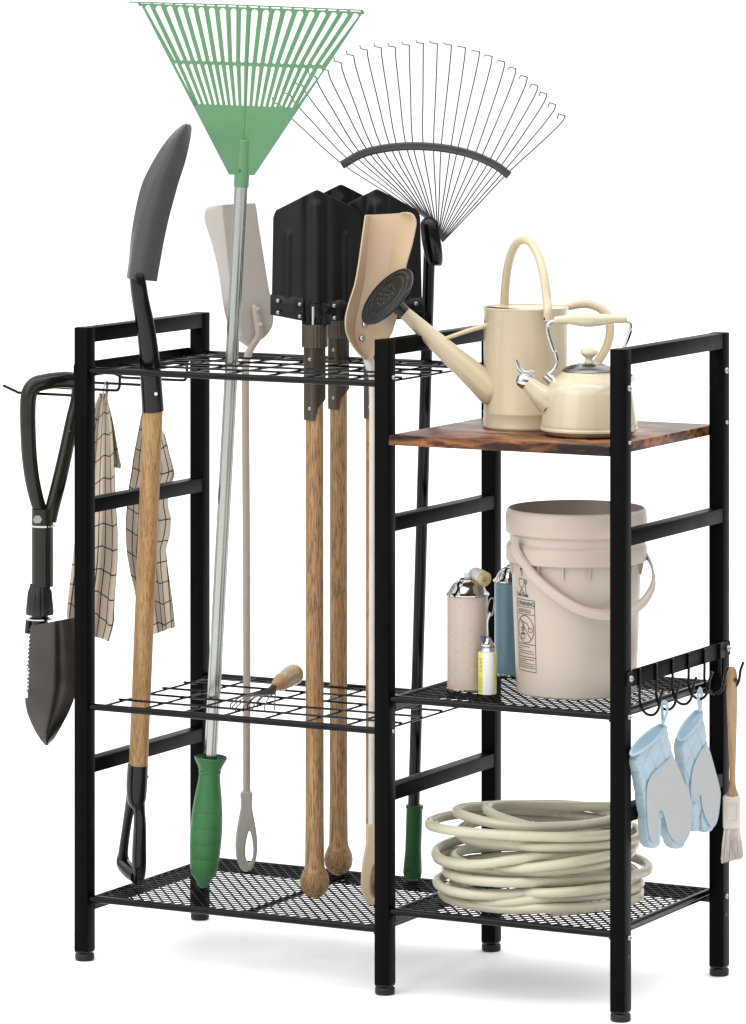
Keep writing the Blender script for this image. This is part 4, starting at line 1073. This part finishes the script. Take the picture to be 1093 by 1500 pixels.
# curved blade: built as grid between left and right edge
LE = [(338, 176), (700, 152), (735, 146), (780, 147), (835, 158), (885, 178), (938, 204), (985, 235), (1021, 268)]
RE = [(284, 440), (400, 447), (500, 448), (620, 446), (700, 436), (770, 415), (835, 388), (905, 350), (982, 305), (1021, 268.5)]
bm = bmesh.new(); R = []
NR = 120
for i in range(NR+1):
    t = i/NR; row = []
    yl = 338+(1021-338)*t; yr = 287+(1021-287)*t
    xl_ = lerp([(a, b) for a, b in LE], yl)[0]; xr2 = lerp([(a, b) for a, b in RE], yr)[0]
    if t < .56:
        ph = (t*.999*30) % 1; tooth = -4+8*(1 if ph < .5 else 0)
    else: tooth = 0
    for j in range(25):
        s_ = j/24; to_ = tooth if j == 0 else 0; v = .006+.016*(1-(2*s_-.9)**2)*(1-.5*t) - .010*s_
        row.append(F.P(*lb(xl_+to_+(xr2-xl_)*s_, yl+(yr-yl)*s_), v))
    R.append(row)
loftgrid(bm, R)
bmesh.ops.remove_doubles(bm, verts=bm.verts, dist=1e-5)
bl = part('blade', bm, M['blade'], fs, mods=[('SOLIDIFY', dict(thickness=.002, offset=-1))], sharp=50)
bm = bmesh.new(); R = []
for i in range(NR+1):
    t = i/NR*.6; yl = 340+(1021-338)*t; xl_ = lerp([(a, b) for a, b in LE], yl)[0]
    if t < .56:
        ph = (t*.999*30) % 1; xl_ += -4+8*(1 if ph < .5 else 0)
    R.append([F.P(*lb(xl_-.5+w_, yl), .0105+.0012*w_/12) for w_ in (-1, 6, 13)])
loftgrid(bm, R); part('saw_edge', bm, M['blade_edge'], bl, mods=[('SOLIDIFY', dict(thickness=.0006, offset=1))])

# ---- checked towels
def towel(label, yplane, prof, hook, phase, flip=1, flap=None):
    top = at(*l5(*hook), y=yplane); F = Fr(top); t = thing('towel', label, 'towel', top, 'checked beige towels hanging on the left hooks')
    uvs = {}
    def layer(prof, ph, dep, u0, u1, A=.007, name='cloth', nf=1.9):
        bm = bmesh.new(); uvl = bm.loops.layers.uv.new('UVMap'); NRW, NC = 60, 44
        y0, y1 = prof[0][0], prof[-1][0]; grid = []
        for i in range(NRW+1):
            tt = i/NRW; y = y0+(y1-y0)*tt; l, r = lerp(prof, y)[:2]; sk = lerp(prof, y)[2] if len(prof[0]) > 3 else 0
            row = []
            for j in range(NC+1):
                s = j/NC
                a = A*min(1, .25+tt*1.1)
                wv = sin(2*pi*nf*s+ph+tt*.9)
                x = l+(r-l)*(s+.028*sin(4*pi*nf*s+2*ph))
                v = a*wv+dep + .003*sin(9*tt+5*s+ph)
                row.append((bm.verts.new(F.P(*l5(x, y+sk*(s-.5)), v)), (u0+(u1-u0)*(s+.02*sin(4*pi*nf*s+2*ph))+.9*tt+.25*sin(5*tt+ph), (y-y0)/105.+.10*sin(2*pi*nf*s+ph)+(s-.5)*.7*sin(4*tt+ph))))
            grid.append(row)
        for i in range(NRW):
            for j in range(NC):
                c = (grid[i][j], grid[i][j+1], grid[i+1][j+1], grid[i+1][j]); f = bm.faces.new([v[0] for v in c])
                for lp, v in zip(f.loops, c): lp[uvl].uv = v[1]
        return part(name, bm, M['towel'], t, mods=[('SUBSURF', dict(levels=1)), ('SOLIDIFY', dict(thickness=.0012, offset=-1))], sharp=80)
    layer(prof, phase, 0, 0, 6.6)
    if flap: layer(flap, phase+1.4, -.016, 3.4, 8.2, name='cloth_fold', nf=1.7)
    hx_, hy_ = hook
    bm = bmesh.new(); addtube(bm, [F.P(*l5(hx_-8, hy_+42)), F.P(*l5(hx_-7, hy_-2), .003), F.P(*l5(hx_+2, hy_-52), .003), F.P(*l5(hx_+12, hy_-48), -.003), F.P(*l5(hx_+10, hy_+0), -.003), F.P(*l5(hx_+4, hy_+44))], .0022, seg=8, n=5, flat=(.5, 1.3)); part('hanging_loop', bm, M['towel'] if False else M['greigerod'], t)
    return t
towel('beige checked towel hanging behind the front left post', .262,
      [(248, 478, 512, 0), (300, 452, 520, 0), (400, 425, 536, 0), (560, 402, 548, 0), (750, 385, 556, 20), (900, 362, 566, 20), (1040, 345, 566, 25), (1200, 325, 552, 30), (1330, 312, 548, 40), (1400, 330, 525, 70)],
      (500, 250), .4, flap=[(262, 488, 512, 0), (400, 480, 545, 0), (500, 470, 562, 0), (585, 470, 579, 10), (600, 474, 578, 14)])
towel('beige checked towel hanging behind the spade shaft', .340,
      [(300, 690, 745, 0), (380, 672, 765, 0), (440, 662, 780, 0), (560, 640, 812, 0), (620, 634, 828, 5), (700, 620, 805, 5), (780, 612, 800, 0), (850, 606, 818, 0), (930, 605, 812, -10), (1000, 610, 792, -20), (1100, 628, 800, -30), (1160, 645, 808, -40), (1300, 668, 826, -50), (1390, 690, 834, -50)],
      (705, 262), 2.2, flap=[(440, 700, 784, 0), (540, 700, 812, 0), (630, 706, 833, 0), (660, 715, 826, 0), (690, 730, 792, 0)])

# ================================================================== RIGHT HOOKS: mitts and brush
m8 = Z(860, 920, 3.948)
def mitt(label, hookpt, out, patch, cuff, loop, ang, ctrp):
    B = hookpt
    # the mitt hangs in the rail's plane, turned a little towards the viewer
    F = Fr(B, n=(1, -.10, 0)); k = F.m(); xr0 = max(p[0] for p in out)
    out = [(xr0-(xr0-p[0])*.87, p[1]) for p in out]
    t = thing('oven_mitt', label, 'oven mitt', B, 'pale blue oven mitts on the hook rail')
    Q = lambda p: F.uw(*m8(*p))
    ol = smooth2([Q(p) for p in out], 4)
    # quilted body: thick plate, voxel remeshed and smoothed
    body = plate('body', ol, [], F, .018, M['mittblue'], t, bev=.002, off=-.009,
                 mods=[('REMESH', dict(mode='VOXEL', voxel_size=.0014)), ('SMOOTH', dict(factor=.5, iterations=14))], sharp=180)
    c0 = F.uw(*m8(*ctrp)); me = body.data; loc = rootloc(t)
    me.calc_loop_triangles()
    bmq = bmesh.new(); bmq.from_mesh(me); bmq.normal_update()
    for v in bmq.verts:
        p = v.co; u, w = p.dot(F.u)-c0[0], p.dot(F.w)-c0[1]
        a = (u*cos(.62)+w*sin(.62))/.030; b = (-u*sin(.85)+w*cos(.85))/.030
        g = math.exp(-((a-round(a))/.075)**2)+math.exp(-((b-round(b))/.075)**2)
        v.co -= v.normal*(.0017*min(1, g))
        v.co += v.normal*.0005*noise.noise(p*60)
    bmq.to_mesh(me); bmq.free()
    pl = smooth2([Q(p) for p in patch], 4)
    def dm(co): return Vector((co.x, co.y, co.z))
    pt = plate('palm_patch', pl, [], F, .0045, M['palm'], t, bev=.0004, off=.0004, mods=[('REMESH', dict(mode='VOXEL', voxel_size=.0011)), ('SMOOTH', dict(factor=.5, iterations=5))], sharp=180)
    bm = bmesh.new(); addtube(bm, [F.L(a, b, .0016) for a, b in pl], .0013, seg=6, n=1, closed=True); part('patch_piping', bm, M['mittpiping'], pt)
    # cuff: an open mouth, a dark oval inside its rim
    (ax_, ay_), (bx_, by_), wd = cuff
    bm = bmesh.new(); a3, b3 = F.P(*m8(ax_+12, ay_), -.004), F.P(*m8(bx_, by_), -.006); c3 = (a3+b3)/2; e1 = (b3-a3)/2; e2 = e1.cross(F.n).normalized()
    if e2.z < 0: e2 = -e2
    ring = [c3+e1*cos(2*pi*k_/28)+(F.n*.0078+e2*(-.0040*wd))*sin(2*pi*k_/28) for k_ in range(28)]
    addtube(bm, ring, .0024, seg=10, n=2, closed=True)
    cf = part('cuff_rim', bm, M['mittpiping'], t)
    bm = bmesh.new(); inner = [bm.verts.new(c3+(p-c3)*.95-e2*.002) for p in ring]; deep = [bm.verts.new(c3+(p-c3)*.72-e2*.022) for p in ring]
    for k_ in range(28): bm.faces.new((inner[k_], inner[(k_+1) % 28], deep[(k_+1) % 28], deep[k_]))
    bm.faces.new(deep)
    bm.free()
    bm = bmesh.new(); vs = [bm.verts.new(c3+(p-c3)*.99+e2*.0022) for p in ring]; cv = bm.verts.new(c3+e2*.0010)
    for k_ in range(28): bm.faces.new((vs[k_], vs[(k_+1) % 28], cv))
    part('lining', bm, mat('blue_lining', (.27, .39, .50), .85, spec=.15), t)
    bm = bmesh.new(); addtube(bm, [F.P(*m8(*p), o_) for p, o_ in loop], .0042, seg=12, n=5, flat=(.22, 1), ref=F.n); part('hanging_loop', bm, M['mittpiping'], t)
    return t
hp1 = Vector((W+.0195, HY[1]-.001, .4590)); hp2 = Vector((W+.0195, HY[3]-.001, .4590))
def anch(a, b, y): return at(*m8(a, b), y=y)
mitt('front pale blue oven mitt with grey palm, larger and nearer the front post', at(*m8(447, 445), x=W+.0225),
     [(248, 745), (265, 850), (285, 950), (300, 1050), (310, 1150), (320, 1230), (336, 1266), (365, 1278), (394, 1265), (409, 1222), (408, 1160), (410, 1110), (424, 1100), (445, 1155), (460, 1212), (487, 1260), (520, 1280), (560, 1262), (588, 1200), (600, 1120), (605, 1040), (594, 960), (562, 890), (532, 830), (500, 760), (476, 680), (455, 590), (440, 562), (345, 640)],
     [(480, 755), (440, 786), (390, 832), (357, 880), (344, 940), (345, 1050), (350, 1150), (362, 1215), (380, 1232), (397, 1215), (405, 1150), (403, 1080), (415, 1052), (434, 1060), (450, 1110), (470, 1180), (500, 1225), (530, 1243), (560, 1230), (584, 1190), (598, 1100), (597, 1010), (578, 950), (553, 890), (525, 820), (502, 768)],
     ((246, 732), (441, 560), 1), [((438, 560), .0), ((452, 520), .003), ((466, 470), .003), ((460, 440), 0), ((447, 432), -.002), ((434, 445), -.004), ((436, 500), -.004), ((440, 560), -.003)], 0, (430, 700))
mitt('rear pale blue oven mitt partly behind the other one, nearer the brush', at(*m8(655, 368), x=W+.0225),
     [(522, 655), (530, 760), (538, 850), (556, 960), (585, 1060), (590, 1140), (602, 1178), (618, 1184), (634, 1165), (640, 1120), (641, 1070), (648, 1060), (652, 1125), (665, 1170), (695, 1185), (725, 1165), (750, 1100), (765, 1000), (768, 930), (750, 850), (720, 770), (692, 670), (668, 500), (655, 480), (590, 560)],
     [(686, 680), (652, 720), (617, 790), (602, 850), (597, 930), (600, 985), (618, 1000), (636, 985), (642, 962), (655, 970), (665, 1040), (690, 1110), (722, 1148), (748, 1100), (762, 985), (760, 930), (735, 830), (705, 722)],
     ((520, 648), (656, 478), 1), [((652, 480), .0), ((645, 440), .003), ((643, 380), .003), ((652, 355), 0), ((662, 370), -.003), ((660, 420), -.004), ((655, 480), -.003)], 0, (640, 620))
# ---- brush
hb = Vector((W+.034, HY[5], .495))
B = at(*m8(838, 300), y=HY[5]); F = Fr(B); k = F.m()
br = thing('hearth_brush', 'small brush with varnished wooden handle and grey bristles on the last hook', 'brush', B)
P8 = lambda a, b, off=0: F.P(*m8(a, b), off)
mm = k/3.948
bm = bmesh.new()
addtube(bm, [P8(836, 222), P8(836, 229), P8(836, 245), P8(838, 300), P8(839, 420), P8(840, 560), P8(841, 720), P8(842, 850), P8(841, 920), P8(841, 960), P8(841, 982)], [8*mm, 20*mm, 27*mm, 33*mm, 31*mm, 27*mm, 22*mm, 17.5*mm, 22*mm, 36*mm, 38*mm], seg=28, n=5, flat=(1, .8), ref=F.u)
hd = part('handle', bm, M['birch'], br)
bm = bmesh.new(); addlathe(bm, [(0, .0004), (.0035, .0004), (.0035, -.002)], P8(858, 300, .0062), w=F.n+F.u*.5, seg=16); part('hang_hole', bm, M['ink'], hd)
def slab(bm, c, hw, hh, hd_, bev=.002):
    bb = bmesh.new(); addbox(bb, (-hw, -hd_, -hh), (hw, hd_, hh), bev, segs=3)
    me_ = bpy.data.meshes.new('s'); bb.to_mesh(me_); bb.free()
    mt = Matrix((F.u, -F.n, F.w)).transposed().to_4x4(); mt.translation = c
    me_.transform(mt); bm.from_mesh(me_); bpy.data.meshes.remove(me_)
bm = bmesh.new(); slab(bm, P8(837, 1064), 51*mm, 96*mm, .009, .0035)
fe = part('ferrule', bm, M['brushwhite'], br)
ol = [F.uw(*m8(a, b)) for a, b in ((806, 1010), (872, 1004), (870, 1112), (806, 1118))]
il = [F.uw(*m8(a, b)) for a, b in ((812, 1018), (812, 1110), (864, 1105), (866, 1012))]
plate('raised_frame', ol, [il], F, .0016, M['brushwhite'], fe, bev=.0005, off=.0093)
bm = bmesh.new(); random.seed(3)
for i in range(420):
    s_ = random.uniform(-1, 1); d_ = random.uniform(-1, 1)
    a = P8(838+s_*44, 1155, d_*.007)
    xe = 840+s_*63+random.uniform(-5, 5); ye = 1335+s_*-14+random.uniform(-18, 14)
    b = P8(xe, ye, d_*.014)
    mid = (a+b)/2+F.u*random.uniform(-.0012, .0012)+F.n*d_*.002
    addtube(bm, [a, mid, b], [.00075, .0007, .0004], seg=4, n=2)
part('bristles', bm, M['bristle'], br)

# ================================================================== HAND CULTIVATOR ON THE MIDDLE GRID
c9 = Z(340, 960, 9.108)
zg = zl2+.008
ca = thing('hand_rake', 'small wire hand rake with turned wooden handle lying on the middle grid', 'hand rake', at(*c9(560, 480), z=zg))
pH0 = at(*c9(560, 420), z=zg+.013); pH1 = at(*c9(840, 230), z=zg+.025)
axv = (pH1-pH0)
# place the handle's far end at the right image place: slide along depth, resting on the grid
pH1 = at(*c9(850, 235), z=zg+.026); L_ = (pH1-pH0).length
ax = (pH1-pH0).normalized()
sc = min(1.0, .115/L_) ; 
L_ *= .93; pH1 = pH0+ax*L_
lathe('handle', [(0, -.001), (.0062, 0), (.0070, .004)]+[(a, b*L_) for a, b in ((.0092, .10), (.0120, .25), (.0138, .33), (.0146, .36), (.0136, .39), (.0142, .50), (.0158, .68), (.0172, .85), (.0168, 1.0), (.0138, 1.10), (.0075, 1.16), (0, 1.18))], pH0, M['birch'], ca, w=ax, seg=40)
bm = bmesh.new(); Fk = Fr(pH0)
a, b = pH0+ax*.004, pH0-ax*.020
tip = at(*c9(420, 525), z=zg+.004)
sdv = (at(*c9(580, 518), z=zg+.004)-at(*c9(270, 522), z=zg+.004))
pL, pR = at(*c9(275, 522), z=zg+.004), at(*c9(580, 518), z=zg+.004)
rws = []
for (t_, l_, r_, y_, yr_) in ((0, 524, 588, 398, 410), (.3, 500, 590, 425, 440), (.55, 455, 588, 458, 475), (.8, 370, 584, 492, 502), (1, 275, 580, 522, 518)):
    ol_, or_ = (pL-pH0).dot(Fk.n)*t_, (pR-pH0).dot(Fk.n)*t_
    rws.append([Fk.P(*c9(l_+(r_-l_)*q_, y_+(yr_-y_)*q_), ol_+(or_-ol_)*q_+.002*sin(pi*q_)) for q_ in (0, .25, .5, .75, 1)])
loftgrid(bm, rws)
part('neck_plate', bm, M['shovelsteel'], ca, mods=[('SOLIDIFY', dict(thickness=.002, offset=0))])
for i in range(9):
    f = i/8; s0 = pL*(1-f)+pR*f
    ex = [(-10, 640), (20, 668), (60, 690), (155, 690), (215, 650), (280, 685), (345, 630), (440, 668), (570, 668)][i]
    e0 = at(*c9(*ex), z=zg+.002); md = (s0+e0)/2+Vector((0, 0, .004))
    bm = bmesh.new(); addtube(bm, [s0, md, e0, e0+(e0-s0).normalized()*.003-Vector((0, 0, .007))], .0011, seg=6, n=4); part('tine', bm, M['shovelsteel'], ca)

# ================================================================== LIGHT
wd = bpy.data.worlds.new('World'); S.world = wd; wd.use_nodes = True
N, Lk = wd.node_tree.nodes, wd.node_tree.links; bg = N['Background']
tc = N.new('ShaderNodeTexCoord')
def lobe(d, lo, hi, a, b):
    n = N.new('ShaderNodeVectorMath'); n.operation = 'DOT_PRODUCT'; n.inputs[1].default_value = Vector(d).normalized()
    Lk.new(tc.outputs['Generated'], n.inputs[0])
    r = N.new('ShaderNodeMapRange'); r.interpolation_type = 'SMOOTHSTEP'
    r.inputs['From Min'].default_value = lo; r.inputs['From Max'].default_value = hi; r.inputs['To Min'].default_value = a; r.inputs['To Max'].default_value = b
    Lk.new(n.outputs['Value'], r.inputs[0]); return r.outputs[0]
back = lobe(FWD, .55, .85, 0, 1.06)          # added white world glow behind the rack, in place of a backdrop
left = lobe(-RIGHT*.85-FWD*.45+Vector((0, 0, .3)), .2, .95, .22, 1.0)   # added soft world glow from the left, for side-to-side contrast
top = lobe(Vector((0, 0, 1)), .15, .6, 0, 1.78)                          # added overhead world glow that lifts the floor to white
mx = N.new('ShaderNodeMath'); mx.operation = 'MAXIMUM'; Lk.new(back, mx.inputs[0]); Lk.new(left, mx.inputs[1])
mx2 = N.new('ShaderNodeMath'); mx2.operation = 'MAXIMUM'; Lk.new(mx.outputs[0], mx2.inputs[0]); Lk.new(top, mx2.inputs[1])
Lk.new(mx2.outputs[0], bg.inputs['Strength']); bg.inputs['Color'].default_value = (1, 1, 1, 1)
def area(name, loc, target, size, power, col=(1, 1, 1)):
    l = bpy.data.lights.new(name, 'AREA'); l.shape = 'RECTANGLE'; l.size, l.size_y = size; l.energy = power; l.color = col
    o = bpy.data.objects.new(name, l); COL.objects.link(o); o.location = loc
    o.rotation_euler = (Vector(target)-Vector(loc)).to_track_quat('-Z', 'Y').to_euler()
    return o
c_ = Vector((.48, .2, .5))
area('key_softbox', c_-RIGHT*2.4-FWD*2.4+Vector((0, 0, 1.9)), c_, (2.6, 2.4), 30)
area('overhead_highlight_strip', c_+Vector((0, 0, 2.6))-FWD*1.0-RIGHT*.2, c_, (3.4, .30), 20)  # unseen strip lamp added to draw highlight lines along the rods
vs_ = S.view_settings; vs_.view_transform = 'Standard'; vs_.look = 'None'; vs_.exposure = .30; vs_.gamma = 1; vs_.use_curve_mapping = False
S.render.resolution_x, S.render.resolution_y = 746, 1024
